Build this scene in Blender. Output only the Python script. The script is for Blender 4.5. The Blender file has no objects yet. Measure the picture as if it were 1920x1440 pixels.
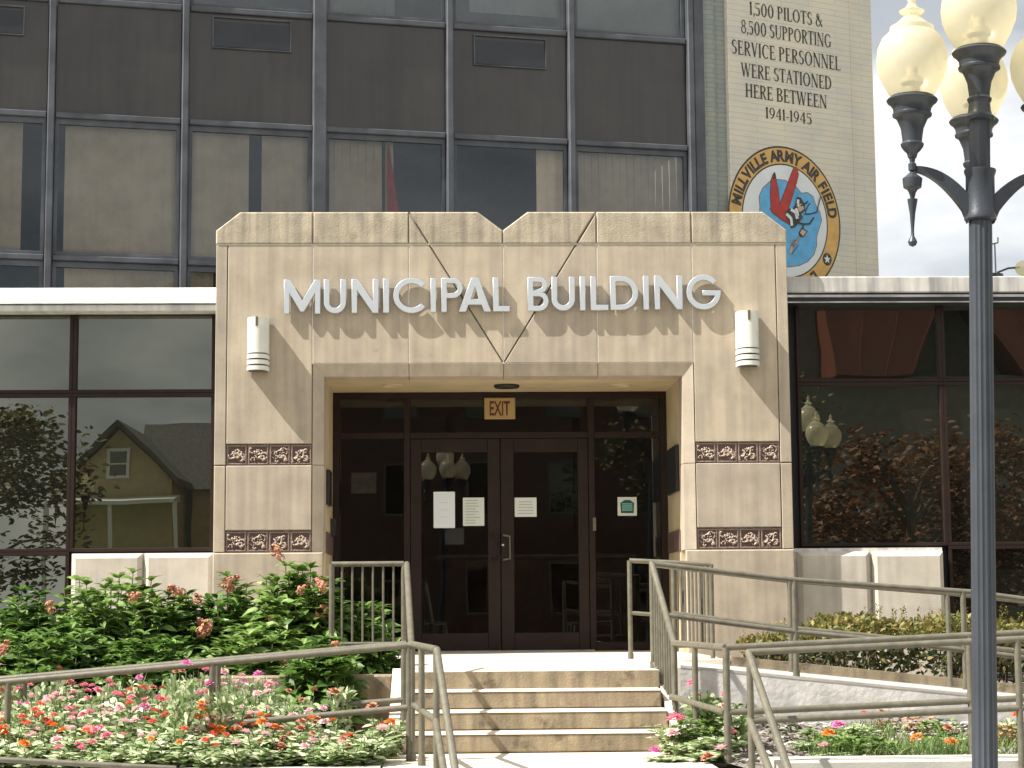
import bpy, bmesh, math, random
from mathutils import Vector, Matrix
R=math.radians; PI=math.pi
random.seed(11)
scn=bpy.context.scene; COL=scn.collection
# ---------------------------------------------------------------- camera
F_PX=3517.55; YAW=.0331; PITCH=.1175; ROLL=-.0078; CAM=Vector((-.5209,-18.163,.4721))
fw=Vector((math.sin(YAW)*math.cos(PITCH),math.cos(YAW)*math.cos(PITCH),math.sin(PITCH)))
rt=Vector((math.cos(YAW),-math.sin(YAW),0)); up=rt.cross(fw)
r2=rt*math.cos(ROLL)+up*math.sin(ROLL); u2=up*math.cos(ROLL)-rt*math.sin(ROLL)
cd=bpy.data.cameras.new('camera'); cam=bpy.data.objects.new('camera',cd); COL.objects.link(cam)
cam.matrix_world=Matrix(((r2.x,u2.x,-fw.x,CAM.x),(r2.y,u2.y,-fw.y,CAM.y),(r2.z,u2.z,-fw.z,CAM.z),(0,0,0,1)))
cd.sensor_width=36; cd.lens=36*F_PX/1920; cd.clip_end=2000; cd.clip_start=.1
scn.camera=cam
# ---------------------------------------------------------------- light
SUN=Vector((-3.1,-1.0,4.1)).normalized()
sd=bpy.data.lights.new('sun','SUN'); sd.energy=5.0; sd.angle=R(.5); sd.color=(1,.965,.90)
so=bpy.data.objects.new('sun',sd); COL.objects.link(so); so.rotation_euler=(-SUN).to_track_quat('-Z','Y').to_euler(); so.location=(-20,-20,30)
w=bpy.data.worlds.new('World'); scn.world=w; w.use_nodes=True; nt=w.node_tree; nt.nodes.clear()
N=nt.nodes.new; L=nt.links.new
sky=N('ShaderNodeTexSky'); sky.sky_type='NISHITA'; sky.sun_disc=False
sky.sun_elevation=math.asin(SUN.z); sky.sun_rotation=math.atan2(SUN.x,SUN.y); sky.dust_density=1.5
tc=N('ShaderNodeTexCoord'); mp=N('ShaderNodeMapping'); mp.inputs['Scale'].default_value=(1.3,1.3,3.2); mp.inputs['Location'].default_value=(.3,.1,.15)
no=N('ShaderNodeTexNoise'); no.inputs['Scale'].default_value=1.9; no.inputs['Detail'].default_value=7; no.inputs['Roughness'].default_value=.55
rp=N('ShaderNodeValToRGB'); rp.color_ramp.elements[0].position=.28; rp.color_ramp.elements[1].position=.54
rp.color_ramp.elements[0].color=(.35,.35,.35,1); rp.color_ramp.elements[1].color=(.95,.95,.95,1)
mx=N('ShaderNodeMix'); mx.data_type='RGBA'; mx.inputs[7].default_value=(9.0,8.9,8.4,1)
bg=N('ShaderNodeBackground'); bg.inputs['Strength'].default_value=.052; out=N('ShaderNodeOutputWorld')
L(tc.outputs['Generated'],mp.inputs['Vector']); L(mp.outputs[0],no.inputs['Vector']); L(no.outputs['Fac'],rp.inputs[0])
n2=N('ShaderNodeTexNoise'); n2.inputs['Scale'].default_value=3.4; n2.inputs['Detail'].default_value=6; L(mp.outputs[0],n2.inputs['Vector'])
r2_=N('ShaderNodeValToRGB'); r2_.color_ramp.elements[0].position=.35; r2_.color_ramp.elements[1].position=.6; r2_.color_ramp.elements[0].color=(5.5,5.8,6.1,1); r2_.color_ramp.elements[1].color=(14.5,14.2,13.6,1); L(n2.outputs['Fac'],r2_.inputs[0]); L(r2_.outputs[0],mx.inputs[7])
L(rp.outputs[0],mx.inputs[0]); L(sky.outputs[0],mx.inputs[6]); L(mx.outputs[2],bg.inputs['Color']); L(bg.outputs[0],out.inputs['Surface'])
scn.view_settings.view_transform='Standard'; scn.view_settings.look='None'; scn.view_settings.gamma=1; scn.view_settings.exposure=1.05
# ---------------------------------------------------------------- helpers
def ray(px,py): return fw+r2*((px-960)/F_PX)-u2*((py-720)/F_PX)
def atY(px,py,Y=0):
    d=ray(px,py); return CAM+d*((Y-CAM.y)/d.y)
def atZ(px,py,Z=0):
    d=ray(px,py); return CAM+d*((Z-CAM.z)/d.z)
def X_(px,py,Y=0): return atY(px,py,Y).x
def Z_(px,py,Y=0): return atY(px,py,Y).z
def tag(o,label=None,cat=None,group=None,kind=None):
    if label: o['label']=label
    if cat: o['category']=cat
    if group: o['group']=group
    if kind: o['kind']=kind
    return o
def thing(name,label,cat,loc=(0,0,0),rotz=0,group=None):
    o=bpy.data.objects.new(name,None); COL.objects.link(o); o.empty_display_size=.2
    o.location=loc; o.rotation_euler=(0,0,rotz)
    MW[o.name]=Matrix.Translation(Vector(loc))@Matrix.Rotation(rotz,4,'Z')
    return tag(o,label,cat,group)
MW={}; LOCAL=set()
class MB:
    """collects shapes and links them as one mesh object"""
    def __init__(s): s.v=[]; s.f=[]; s.mi=[]; s.m=0
    def add(s,vs,fs):
        b=len(s.v); s.v+= [tuple(v) for v in vs]; s.f+=[tuple(b+i for i in f) for f in fs]; s.mi+=[s.m]*len(fs)
    def box(s,x0,x1,y0,y1,z0,z1,bev=0):
        if x0>x1:x0,x1=x1,x0
        if y0>y1:y0,y1=y1,y0
        if z0>z1:z0,z1=z1,z0
        if bev<=0:
            s.add([(x0,y0,z0),(x1,y0,z0),(x1,y1,z0),(x0,y1,z0),(x0,y0,z1),(x1,y0,z1),(x1,y1,z1),(x0,y1,z1)],
                  [(0,3,2,1),(4,5,6,7),(0,1,5,4),(1,2,6,5),(2,3,7,6),(3,0,4,7)])
        else: s.prism([(x0,z0),(x1,z0),(x1,z1),(x0,z1)],y0,y1,bev)
    def prism(s,poly,y0,y1,bev=0):
        """convex polygon in x,z (counter clockwise seen from -y) from y0 (front) to y1, chamfered front edge"""
        n=len(poly); a=sum(poly[i][0]*poly[(i+1)%n][1]-poly[(i+1)%n][0]*poly[i][1] for i in range(n))
        if a<0: poly=poly[::-1]
        if bev>0:
            ins=inset(poly,bev)
            vs=[(x,y0,z) for x,z in ins]+[(x,y0+bev,z) for x,z in poly]+[(x,y1,z) for x,z in poly]
            fs=[tuple(range(n))]+[(i,n+i,n+(i+1)%n,(i+1)%n) for i in range(n)]+[(n+i,2*n+i,2*n+(i+1)%n,n+(i+1)%n) for i in range(n)]+[tuple(range(3*n-1,2*n-1,-1))]
        else:
            vs=[(x,y0,z) for x,z in poly]+[(x,y1,z) for x,z in poly]
            fs=[tuple(range(n))]+[(i,n+i,n+(i+1)%n,(i+1)%n) for i in range(n)]+[tuple(range(2*n-1,n-1,-1))]
        s.add(vs,fs)
    def hexa(s,p): # 8 points bottom 4 then top 4
        s.add(p,[(0,3,2,1),(4,5,6,7),(0,1,5,4),(1,2,6,5),(2,3,7,6),(3,0,4,7)])
    def tube(s,pts,r,n=12,caps=True):
        pts=[Vector(p) for p in pts]; k=len(pts); rr=r if isinstance(r,(list,tuple)) else [r]*k
        rings=[]; prev=None
        for i,p in enumerate(pts):
            if i==0: d=pts[1]-p
            elif i==k-1: d=p-pts[i-1]
            else: d=(pts[i+1]-p).normalized()+(p-pts[i-1]).normalized()
            d.normalize()
            if prev is None: a=d.orthogonal().normalized()
            else:
                a=prev-d*prev.dot(d); a=a.normalized() if a.length>1e-6 else d.orthogonal().normalized()
            prev=a; b=d.cross(a)
            sc=1
            if 0<i<k-1:
                c=(pts[i+1]-p).normalized().dot(d); sc=1/max(c,.5)
            rings.append([p+(a*math.cos(2*PI*j/n)+b*math.sin(2*PI*j/n))*rr[i]*(1 if sc==1 else (1+(sc-1)*.5)) for j in range(n)])
        vs=[v for r_ in rings for v in r_]; fs=[]
        for i in range(k-1):
            for j in range(n): fs.append((i*n+j,i*n+(j+1)%n,(i+1)*n+(j+1)%n,(i+1)*n+j))
        if caps: fs+= [tuple(range(n-1,-1,-1)),tuple(range((k-1)*n,k*n))]
        s.add(vs,fs)
    def lathe(s,prof,c,n=32,flute=0,fl=0,caps=True):
        """prof: list of (r,z) ; c centre x,y,z0"""
        vs=[];fs=[]
        for r,z in prof:
            for j in range(n):
                a=2*PI*j/n; q=r*(1-(fl*abs(math.sin(flute*a/2)) if flute else 0)); vs.append((c[0]+q*math.cos(a),c[1]+q*math.sin(a),c[2]+z))
        for i in range(len(prof)-1):
            for j in range(n): fs.append((i*n+j,i*n+(j+1)%n,(i+1)*n+(j+1)%n,(i+1)*n+j))
        if caps: fs+=[tuple(range(n-1,-1,-1)),tuple(range((len(prof)-1)*n,len(prof)*n))]
        s.add(vs,fs)
    def build(s,name,mat,parent=None,label=None,smooth=False,origin=None,angle=35):
        me=bpy.data.meshes.new(name); o_=Vector(origin) if origin is not None else Vector((0,0,0))
        me.from_pydata([tuple(Vector(v)-o_) for v in s.v] if origin is not None else s.v,[],s.f)
        mats=mat if isinstance(mat,(list,tuple)) else [mat]
        for m in mats: me.materials.append(m)
        if len(mats)>1:
            for p,i in zip(me.polygons,s.mi): p.material_index=i
        bm=bmesh.new(); bm.from_mesh(me); bmesh.ops.recalc_face_normals(bm,faces=bm.faces)
        if smooth:
            ca=R(angle)
            for f in bm.faces: f.smooth=True
            for e in bm.edges:
                if len(e.link_faces)==2 and e.calc_face_angle(0)>ca: e.smooth=False
        bm.to_mesh(me); bm.free()
        return link(name,me,parent,label,origin)
def link(name,me,parent=None,label=None,origin=None):
    o=bpy.data.objects.new(name,me); COL.objects.link(o)
    if origin is not None: o.location=origin
    if parent is not None: par(o,parent)
    if label: o['label']=label
    return o
def par(o,parent):
    o.parent=parent
    if parent.name in MW and parent.name not in LOCAL: o.matrix_parent_inverse=MW[parent.name].inverted()
def inset(poly,d):
    n=len(poly); out=[]
    for i in range(n):
        p0=Vector(poly[i-1]).to_2d(); p1=Vector(poly[i]).to_2d(); p2=Vector(poly[(i+1)%n]).to_2d()
        a=(p1-p0).normalized(); b=(p2-p1).normalized(); na=Vector((-a.y,a.x)); nb=Vector((-b.y,b.x))
        k=(na+nb); k=k/max(k.dot(na),.2); q=p1+k*d; out.append((q.x,q.y))
    return out
def clip(poly,p,nrm):
    """keep the side where dot(q-p,nrm)>=0"""
    out=[]; n=len(poly)
    for i in range(n):
        a=poly[i];b=poly[(i+1)%n]; da=(a[0]-p[0])*nrm[0]+(a[1]-p[1])*nrm[1]; db=(b[0]-p[0])*nrm[0]+(b[1]-p[1])*nrm[1]
        if da>=0: out.append(a)
        if da*db<0:
            t=da/(da-db); out.append((a[0]+(b[0]-a[0])*t,a[1]+(b[1]-a[1])*t))
    return out
def curve_mesh(loops,depth=0,bev=0):
    """flat outline loops (holes allowed) in x,y -> mesh with thickness, lying in XZ facing -Y"""
    cu=bpy.data.curves.new('c','CURVE'); cu.dimensions='2D'; cu.fill_mode='BOTH' if depth>0 else 'FRONT'; cu.extrude=depth/2; cu.bevel_depth=bev; cu.bevel_resolution=1
    for lp in loops:
        sp=cu.splines.new('POLY'); sp.points.add(len(lp)-1)
        for i,p in enumerate(lp): sp.points[i].co=(p[0],p[1],0,1)
        sp.use_cyclic_u=True
    ob=bpy.data.objects.new('c',cu); me=bpy.data.meshes.new_from_object(ob); bpy.data.objects.remove(ob); bpy.data.curves.remove(cu)
    me.transform(Matrix(((1,0,0,0),(0,0,-1,0),(0,1,0,0),(0,0,0,1))))
    return me
def text_mesh(txt,w=None,h=None,depth=0,bold=0):
    cu=bpy.data.curves.new('t','FONT'); cu.body=txt; cu.size=1; cu.extrude=0; cu.offset=bold
    ob=bpy.data.objects.new('t',cu); me=bpy.data.meshes.new_from_object(ob); bpy.data.objects.remove(ob); bpy.data.curves.remove(cu)
    xs=[v.co.x for v in me.vertices]; ys=[v.co.y for v in me.vertices]
    x0,x1,y0,y1=min(xs),max(xs),min(ys),max(ys)
    sy=h/(y1-y0) if h else w/(x1-x0); sx=w/(x1-x0) if w else sy
    for v in me.vertices: v.co=Vector(((v.co.x-(x0+x1)/2)*sx,0,(v.co.y-(y0+y1)/2)*sy))
    return me,(x1-x0)*sx
# ---------------------------------------------------------------- materials
def mat(name,col,rough=.6,metal=0,var=0,scale=3,bump=0,bscale=60,col2=None,spec=.5,streak=0,detail=5,island=0,spots=None,tone=0):
    m=bpy.data.materials.new(name); m.use_nodes=True; t=m.node_tree; b=t.nodes['Principled BSDF']
    b.inputs['Base Color'].default_value=(*col,1); b.inputs['Roughness'].default_value=rough; b.inputs['Metallic'].default_value=metal; b.inputs['Specular IOR Level'].default_value=spec
    tcn=t.nodes.new('ShaderNodeTexCoord'); src=tcn.outputs['Object']
    if var or col2:
        n1=t.nodes.new('ShaderNodeTexNoise'); n1.inputs['Scale'].default_value=scale; n1.inputs['Detail'].default_value=detail; n1.inputs['Roughness'].default_value=.6
        t.links.new(src,n1.inputs['Vector'])
        cr=t.nodes.new('ShaderNodeValToRGB'); cr.color_ramp.elements[0].position=.32; cr.color_ramp.elements[1].position=.68
        c2=col2 or tuple(min(1,c*(1+var)) for c in col); c1=tuple(c*(1-var) for c in col) if not col2 else col
        cr.color_ramp.elements[0].color=(*c1,1); cr.color_ramp.elements[1].color=(*c2,1)
        fac=n1.outputs['Fac']
        if island:
            ge=t.nodes.new('ShaderNodeNewGeometry'); mm=t.nodes.new('ShaderNodeMath'); mm.operation='MULTIPLY_ADD'; mm.inputs[1].default_value=island; t.links.new(ge.outputs['Random Per Island'],mm.inputs[0])
            m4=t.nodes.new('ShaderNodeMath'); m4.operation='MULTIPLY_ADD'; m4.inputs[1].default_value=1-island; m4.inputs[2].default_value=0; t.links.new(fac,m4.inputs[0]); t.links.new(m4.outputs[0],mm.inputs[2]); fac=mm.outputs[0]
        t.links.new(fac,cr.inputs[0]); last=cr.outputs[0]
        if streak:
            ma=t.nodes.new('ShaderNodeMapping'); ma.inputs['Scale'].default_value=(7,7,.45); t.links.new(src,ma.inputs[0])
            n2=t.nodes.new('ShaderNodeTexNoise'); n2.inputs['Scale'].default_value=1.6; n2.inputs['Detail'].default_value=6; t.links.new(ma.outputs[0],n2.inputs['Vector'])
            c2r=t.nodes.new('ShaderNodeValToRGB'); c2r.color_ramp.elements[0].position=.33; c2r.color_ramp.elements[1].position=.6
            c2r.color_ramp.elements[0].color=(1-streak,1-streak,1-streak*.9,1); c2r.color_ramp.elements[1].color=(1,1,1,1)
            t.links.new(n2.outputs['Fac'],c2r.inputs[0])
            mxx=t.nodes.new('ShaderNodeMix'); mxx.data_type='RGBA'; mxx.blend_type='MULTIPLY'; mxx.inputs[0].default_value=1
            t.links.new(last,mxx.inputs[6]); t.links.new(c2r.outputs[0],mxx.inputs[7]); last=mxx.outputs[2]
        if tone:
            ge=t.nodes.new('ShaderNodeNewGeometry'); c3=t.nodes.new('ShaderNodeValToRGB'); c3.color_ramp.elements[0].color=(1-tone,1-tone,1-tone*.8,1); c3.color_ramp.elements[1].color=(1,.985,.95,1); t.links.new(ge.outputs['Random Per Island'],c3.inputs[0])
            mxx=t.nodes.new('ShaderNodeMix'); mxx.data_type='RGBA'; mxx.blend_type='MULTIPLY'; mxx.inputs[0].default_value=1; t.links.new(last,mxx.inputs[6]); t.links.new(c3.outputs[0],mxx.inputs[7]); last=mxx.outputs[2]
        if spots:
            sc_c,sc_s,th,am=spots; n5=t.nodes.new('ShaderNodeTexNoise'); n5.inputs['Scale'].default_value=sc_s; n5.inputs['Detail'].default_value=8; n5.inputs['Roughness'].default_value=.65; t.links.new(src,n5.inputs['Vector'])
            c5=t.nodes.new('ShaderNodeValToRGB'); c5.color_ramp.elements[0].position=th; c5.color_ramp.elements[1].position=min(1,th+.09); c5.color_ramp.elements[1].color=(am,am,am,1); t.links.new(n5.outputs['Fac'],c5.inputs[0])
            mxx=t.nodes.new('ShaderNodeMix'); mxx.data_type='RGBA'; t.links.new(c5.outputs[0],mxx.inputs[0]); t.links.new(last,mxx.inputs[6]); mxx.inputs[7].default_value=(*sc_c,1); last=mxx.outputs[2]
        t.links.new(last,b.inputs['Base Color'])
    if bump:
        n3=t.nodes.new('ShaderNodeTexNoise'); n3.inputs['Scale'].default_value=bscale; n3.inputs['Detail'].default_value=4; t.links.new(src,n3.inputs['Vector'])
        bu=t.nodes.new('ShaderNodeBump'); bu.inputs['Strength'].default_value=bump; bu.inputs['Distance'].default_value=.01; t.links.new(n3.outputs['Fac'],bu.inputs['Height']); t.links.new(bu.outputs[0],b.inputs['Normal'])
    return m
def glass(name,refl,tint,opaque=False,gcol=(.9,.92,.8)):
    m=bpy.data.materials.new(name); m.use_nodes=True; t=m.node_tree; t.nodes.clear(); A=t.nodes.new
    o=A('ShaderNodeOutputMaterial'); g=A('ShaderNodeBsdfGlossy'); g.inputs['Roughness'].default_value=.004; g.inputs['Color'].default_value=(*gcol,1)
    # faint waviness of float glass
    tcn=A('ShaderNodeTexCoord'); n3=A('ShaderNodeTexNoise'); n3.inputs['Scale'].default_value=1.3; n3.inputs['Detail'].default_value=1; t.links.new(tcn.outputs['Object'],n3.inputs['Vector'])
    bu=A('ShaderNodeBump'); bu.inputs['Strength'].default_value=.06; bu.inputs['Distance'].default_value=.012; t.links.new(n3.outputs['Fac'],bu.inputs['Height']); t.links.new(bu.outputs[0],g.inputs['Normal'])
    if opaque: d=A('ShaderNodeBsdfDiffuse'); d.inputs['Color'].default_value=(*tint,1)
    else: d=A('ShaderNodeBsdfTransparent'); d.inputs['Color'].default_value=(*tint,1)
    lw=A('ShaderNodeFresnel'); lw.inputs['IOR'].default_value=1.5
    ad=A('ShaderNodeMath'); ad.operation='ADD'; ad.inputs[1].default_value=refl-.04; t.links.new(lw.outputs[0],ad.inputs[0])
    mi=A('ShaderNodeMixShader'); t.links.new(ad.outputs[0],mi.inputs[0]); t.links.new(d.outputs[0],mi.inputs[1]); t.links.new(g.outputs[0],mi.inputs[2]); t.links.new(mi.outputs[0],o.inputs['Surface'])
    return m
M={}
M['stone']=mat('cast_stone',(.445,.375,.285),.85,var=.15,scale=2.6,bump=.3,bscale=90,streak=.2,tone=.12,spots=((.25,.205,.15),6,.62,.5))
M['stone_top']=mat('weathered_stone',(.42,.36,.265),.9,var=.2,scale=4,bump=.4,bscale=70,streak=.38,spots=((.20,.165,.11),5,.60,.5))
M['stone_pale']=mat('pale_stone',(.56,.50,.41),.85,var=.12,scale=3,bump=.2,bscale=80,streak=.18)
M['mortar']=mat('mortar',(.62,.60,.56),.9,var=.2,scale=20)
M['soffit']=mat('tan_plaster',(.50,.41,.26),.8,var=.12,spots=((.35,.25,.13),3,.62,.5),scale=3)
M['concrete']=mat('concrete',(.60,.53,.43),.9,var=.14,scale=3,bump=.3,bscale=80,spots=((.50,.36,.20),2.4,.60,.6))
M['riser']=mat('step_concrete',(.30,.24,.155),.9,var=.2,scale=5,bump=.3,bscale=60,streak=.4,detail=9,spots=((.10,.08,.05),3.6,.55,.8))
M['greyconc']=mat('grey_concrete',(.60,.58,.54),.9,var=.22,scale=4,bump=.5,bscale=25,streak=.2)
M['fascia']=mat('white_fascia',(.66,.64,.60),.6,var=.08,scale=2,streak=.3,spots=((.35,.28,.2),5,.66,.5))
M['fascia_grey']=mat('grey_stone_fascia',(.52,.50,.46),.8,var=.12,scale=4,streak=.45)
M['chrome']=mat('metal_trim',(.6,.6,.6),.3,metal=.9,var=.3,scale=4)
M['frame']=mat('dark_bronze',(.022,.012,.009),.45,var=.2,scale=6,spec=.22)
M['towerframe']=mat('grey_aluminium',(.075,.08,.092),.5,metal=.2,var=.3,scale=3)
M['spandrel']=mat('bronze_spandrel',(.030,.027,.024),.3,var=.3,scale=.9,streak=.25,spec=.6)
M['vent']=mat('vent_metal',(.012,.015,.020),.3,var=.3,scale=2)
M['curtain']=mat('beige_curtain',(.56,.52,.44),.9,var=.14,scale=3)
M['letter']=mat('brushed_aluminium_letter',(.49,.52,.55),.4,metal=.3,var=.04,scale=20)
M['sconce']=mat('white_enamel',(.66,.66,.60),.4,var=.08,scale=6,streak=.12)
M['black']=mat('black_paint',(.012,.012,.013),.6)
M['ink']=mat('painted_black',(.03,.027,.024),.85,col2=(.085,.08,.07),scale=14)
M['rail']=mat('taupe_painted_steel',(.13,.118,.085),.45,var=.22,scale=14,metal=.1,bump=.15,bscale=90,spots=((.13,.07,.035),26,.68,.8))
M['lamp']=mat('charcoal_cast_iron',(.045,.051,.061),.4,metal=.2,var=.2,scale=2.5,bump=.12,streak=.15)
M['paper']=mat('paper',(.72,.76,.80),.8); M['paper2']=mat('aged_paper',(.62,.66,.60),.8)
M['grey_ink']=mat('grey_print',(.35,.38,.38),.8)
M['green_ink']=mat('green_print',(.02,.08,.06),.7); M['teal_ink']=mat('teal_print',(.2,.45,.4),.7)
M['signtan']=mat('tan_sign_plastic',(.40,.27,.11),.5,var=.05); M['signred']=mat('dark_red_letters',(.09,.02,.01),.6)
M['jambband']=mat('brown_band',(.12,.075,.06),.7,var=.3,scale=9); M['plaque']=mat('dark_bronze_plaque',(.035,.033,.032),.4,metal=.5,var=.3,scale=12)
M['soil']=mat('mulch',(.13,.105,.085),.95,col2=(.26,.23,.20),scale=45,bump=1,bscale=70)
M['gold']=mat('gold',(.5,.33,.08),.4,metal=.6); M['flagred']=mat('red_flag_cloth',(.55,.06,.05),.8,var=.3,scale=6)
M['leafA']=mat('hydrangea_leaf',(.065,.135,.022),.5,col2=(.16,.27,.055),scale=7,island=.65)
M['leafB']=mat('hydrangea_leaf_light',(.10,.18,.03),.5,col2=(.22,.33,.08),scale=7,island=.65)
M['leafZ']=mat('zinnia_leaf',(.20,.30,.10),.55,col2=(.66,.71,.47),scale=18,island=.65)
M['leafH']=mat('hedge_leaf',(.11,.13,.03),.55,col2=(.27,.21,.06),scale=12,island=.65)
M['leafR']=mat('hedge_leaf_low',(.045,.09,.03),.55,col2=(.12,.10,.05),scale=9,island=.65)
M['stem']=mat('plant_stem',(.10,.13,.05),.8); M['grass']=mat('grass_blade',(.09,.17,.04),.6,col2=(.22,.30,.09),scale=9,island=.65)
M['bark']=mat('bark',(.09,.07,.05),.9,var=.3)
M['f_pink']=mat('pink_petals',(.80,.26,.38),.6,var=.2,scale=40); M['f_mag']=mat('magenta_petals',(.76,.20,.52),.6,var=.2,scale=40)
M['f_pale']=mat('pale_pink_petals',(.85,.56,.60),.6,var=.15,scale=40); M['f_red']=mat('coral_red_petals',(.76,.14,.10),.6,var=.2,scale=40)
M['f_orange']=mat('orange_petals',(.80,.22,.03),.6,var=.2,scale=40); M['f_brown']=mat('faded_salmon_petals',(.48,.20,.13),.8,var=.3,scale=30)
M['f_hyd']=mat('dried_hydrangea_petals',(.34,.10,.06),.8,col2=(.62,.33,.20),scale=26); M['dry']=mat('dried_leaves',(.42,.24,.12),.9,var=.3,scale=20)
M['glassW']=glass('dark_window_glass',.185,(.010,.010,.008),True,(.84,.87,.74))
M['glassT']=glass('tower_window_glass',.055,(.72,.69,.64),False,(.8,.9,1.0))
M['glassD']=glass('door_glass',.07,(.42,.42,.42),False,(.9,.9,.85))
def leaf_translucent(m,a=.25):
    t=m.node_tree; b=t.nodes['Principled BSDF']; o=[n for n in t.nodes if n.type=='OUTPUT_MATERIAL'][0]
    tr=t.nodes.new('ShaderNodeBsdfTranslucent'); mi=t.nodes.new('ShaderNodeMixShader'); mi.inputs[0].default_value=a
    if b.inputs['Base Color'].links: t.links.new(b.inputs['Base Color'].links[0].from_socket,tr.inputs['Color'])
    else: tr.inputs['Color'].default_value=b.inputs['Base Color'].default_value
    t.links.new(b.outputs[0],mi.inputs[1]); t.links.new(tr.outputs[0],mi.inputs[2]); t.links.new(mi.outputs[0],o.inputs['Surface'])
for k in ('leafA','leafB','leafZ','leafH','leafR','grass','f_pink','f_mag','f_pale','f_red','f_orange'): leaf_translucent(M[k],.32)
# brick of the pylon
def brick_mat(name,c1,c2,cm,bw=.20,rh=.066,ms=.006):
    m=bpy.data.materials.new(name); m.use_nodes=True; t=m.node_tree; b=t.nodes['Principled BSDF']; b.inputs['Roughness'].default_value=.85
    A=t.nodes.new; tcn=A('ShaderNodeTexCoord'); sp=A('ShaderNodeSeparateXYZ'); cb=A('ShaderNodeCombineXYZ'); ad=A('ShaderNodeMath'); ad.operation='ADD'
    t.links.new(tcn.outputs['Object'],sp.inputs[0]); t.links.new(sp.outputs[0],ad.inputs[0]); t.links.new(sp.outputs[1],ad.inputs[1]); t.links.new(ad.outputs[0],cb.inputs[0]); t.links.new(sp.outputs[2],cb.inputs[1])
    br=A('ShaderNodeTexBrick'); br.inputs['Color1'].default_value=(*c1,1); br.inputs['Color2'].default_value=(*c2,1); br.inputs['Mortar'].default_value=(*cm,1)
    br.inputs['Scale'].default_value=1; br.inputs['Brick Width'].default_value=bw; br.inputs['Row Height'].default_value=rh; br.inputs['Mortar Size'].default_value=ms; br.inputs['Mortar Smooth'].default_value=.4
    t.links.new(cb.outputs[0],br.inputs['Vector'])
    n=A('ShaderNodeTexNoise'); n.inputs['Scale'].default_value=1.8; n.inputs['Detail'].default_value=6; t.links.new(tcn.outputs['Object'],n.inputs['Vector'])
    cr=A('ShaderNodeValToRGB'); cr.color_ramp.elements[0].position=.3; cr.color_ramp.elements[1].position=.7; cr.color_ramp.elements[0].color=(.80,.84,.90,1); cr.color_ramp.elements[1].color=(1.0,.98,.93,1); t.links.new(n.outputs['Fac'],cr.inputs[0])
    mxx=A('ShaderNodeMix'); mxx.data_type='RGBA'; mxx.blend_type='MULTIPLY'; mxx.inputs[0].default_value=1; t.links.new(br.outputs['Color'],mxx.inputs[6]); t.links.new(cr.outputs[0],mxx.inputs[7]); t.links.new(mxx.outputs[2],b.inputs['Base Color'])
    bu=A('ShaderNodeBump'); bu.inputs['Strength'].default_value=.4; bu.inputs['Distance'].default_value=.006; bu.invert=True; t.links.new(br.outputs['Fac'],bu.inputs['Height']); t.links.new(bu.outputs[0],b.inputs['Normal'])
    return m
M['pylon']=brick_mat('pale_painted_brick',(.69,.62,.51),(.655,.60,.505),(.47,.43,.38),.9,.078,.0035)
M['pylon_side']=brick_mat('grey_green_brick',(.30,.31,.27),(.26,.29,.27),(.22,.23,.21))
M['redbrick']=brick_mat('dark_red_brick',(.16,.07,.05),(.12,.055,.04),(.2,.18,.16))
# height coloured relief tile
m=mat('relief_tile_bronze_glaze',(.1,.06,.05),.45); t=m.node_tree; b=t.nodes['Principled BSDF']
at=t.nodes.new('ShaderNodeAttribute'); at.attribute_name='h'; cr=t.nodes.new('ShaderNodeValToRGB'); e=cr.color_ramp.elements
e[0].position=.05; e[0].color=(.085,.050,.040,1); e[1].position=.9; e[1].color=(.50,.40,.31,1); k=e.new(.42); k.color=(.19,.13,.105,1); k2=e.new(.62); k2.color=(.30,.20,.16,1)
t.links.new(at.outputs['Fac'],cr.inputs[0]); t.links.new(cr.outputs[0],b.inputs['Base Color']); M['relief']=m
# ================================================================ ground
def struct(mb,name,mt,label=None,smooth=False):
    o=mb.build(name,mt,smooth=smooth); o['kind']='structure'
    if label:o['label']=label
    return o
WALK=-.52; ST=-1.12
M['asphalt']=mat('asphalt',(.06,.06,.06),.9,var=.2,scale=8,bump=.4); M['lawn']=mat('lawn',(.10,.14,.05),.9,var=.3,scale=2); M['pave']=mat('pavement_concrete',(.42,.40,.36),.9,var=.15,scale=3,bump=.2)
g=MB(); g.box(-400,400,-400,400,ST-1,ST-.15); struct(g,'ground',M['lawn'])
g=MB(); g.box(-200,200,-36,-13.2,ST-.14,ST-.13); struct(g,'street',M['asphalt'])
g=MB(); g.box(-60,60,-13.2,-7.05,ST-.14,ST,.0); struct(g,'pavement',M['pave'])
# terrace: walkway at foot of the steps, beds either side
g=MB(); g.box(-.95,1.10,-6.6,-4.6,ST,WALK,.0); g.box(-.95,1.1,-6.62,-6.6,ST,WALK-.003); struct(g,'walkway',M['concrete'])
g=MB(); g.box(-1.0,1.2,-6.85,-6.62,ST,WALK-.14); g.box(-1.0,1.2,-7.05,-6.85,ST,WALK-.30); struct(g,'lower_steps',M['concrete'])
def bed(name,x0,x1,y0,y1,zf,seed,mt):
    rnd=random.Random(seed); nx=int((x1-x0)/.11); ny=int((y1-y0)/.11); vs=[];fs=[]
    for j in range(ny+1):
        for i in range(nx+1):
            x=x0+(x1-x0)*i/nx; y=y0+(y1-y0)*j/ny; vs.append((x,y,zf(x,y)+rnd.uniform(-.018,.018)))
    for j in range(ny):
        for i in range(nx):
            a=j*(nx+1)+i; fs.append((a,a+1,a+nx+2,a+nx+1))
    b_=MB(); b_.add(vs,fs); return struct(b_,name,mt,smooth=True)
zl=lambda x,y: -.55+max(0,(y+6.3))*.03
zr=lambda x,y: -.535+max(0,(y+6.2))*.045
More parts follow.
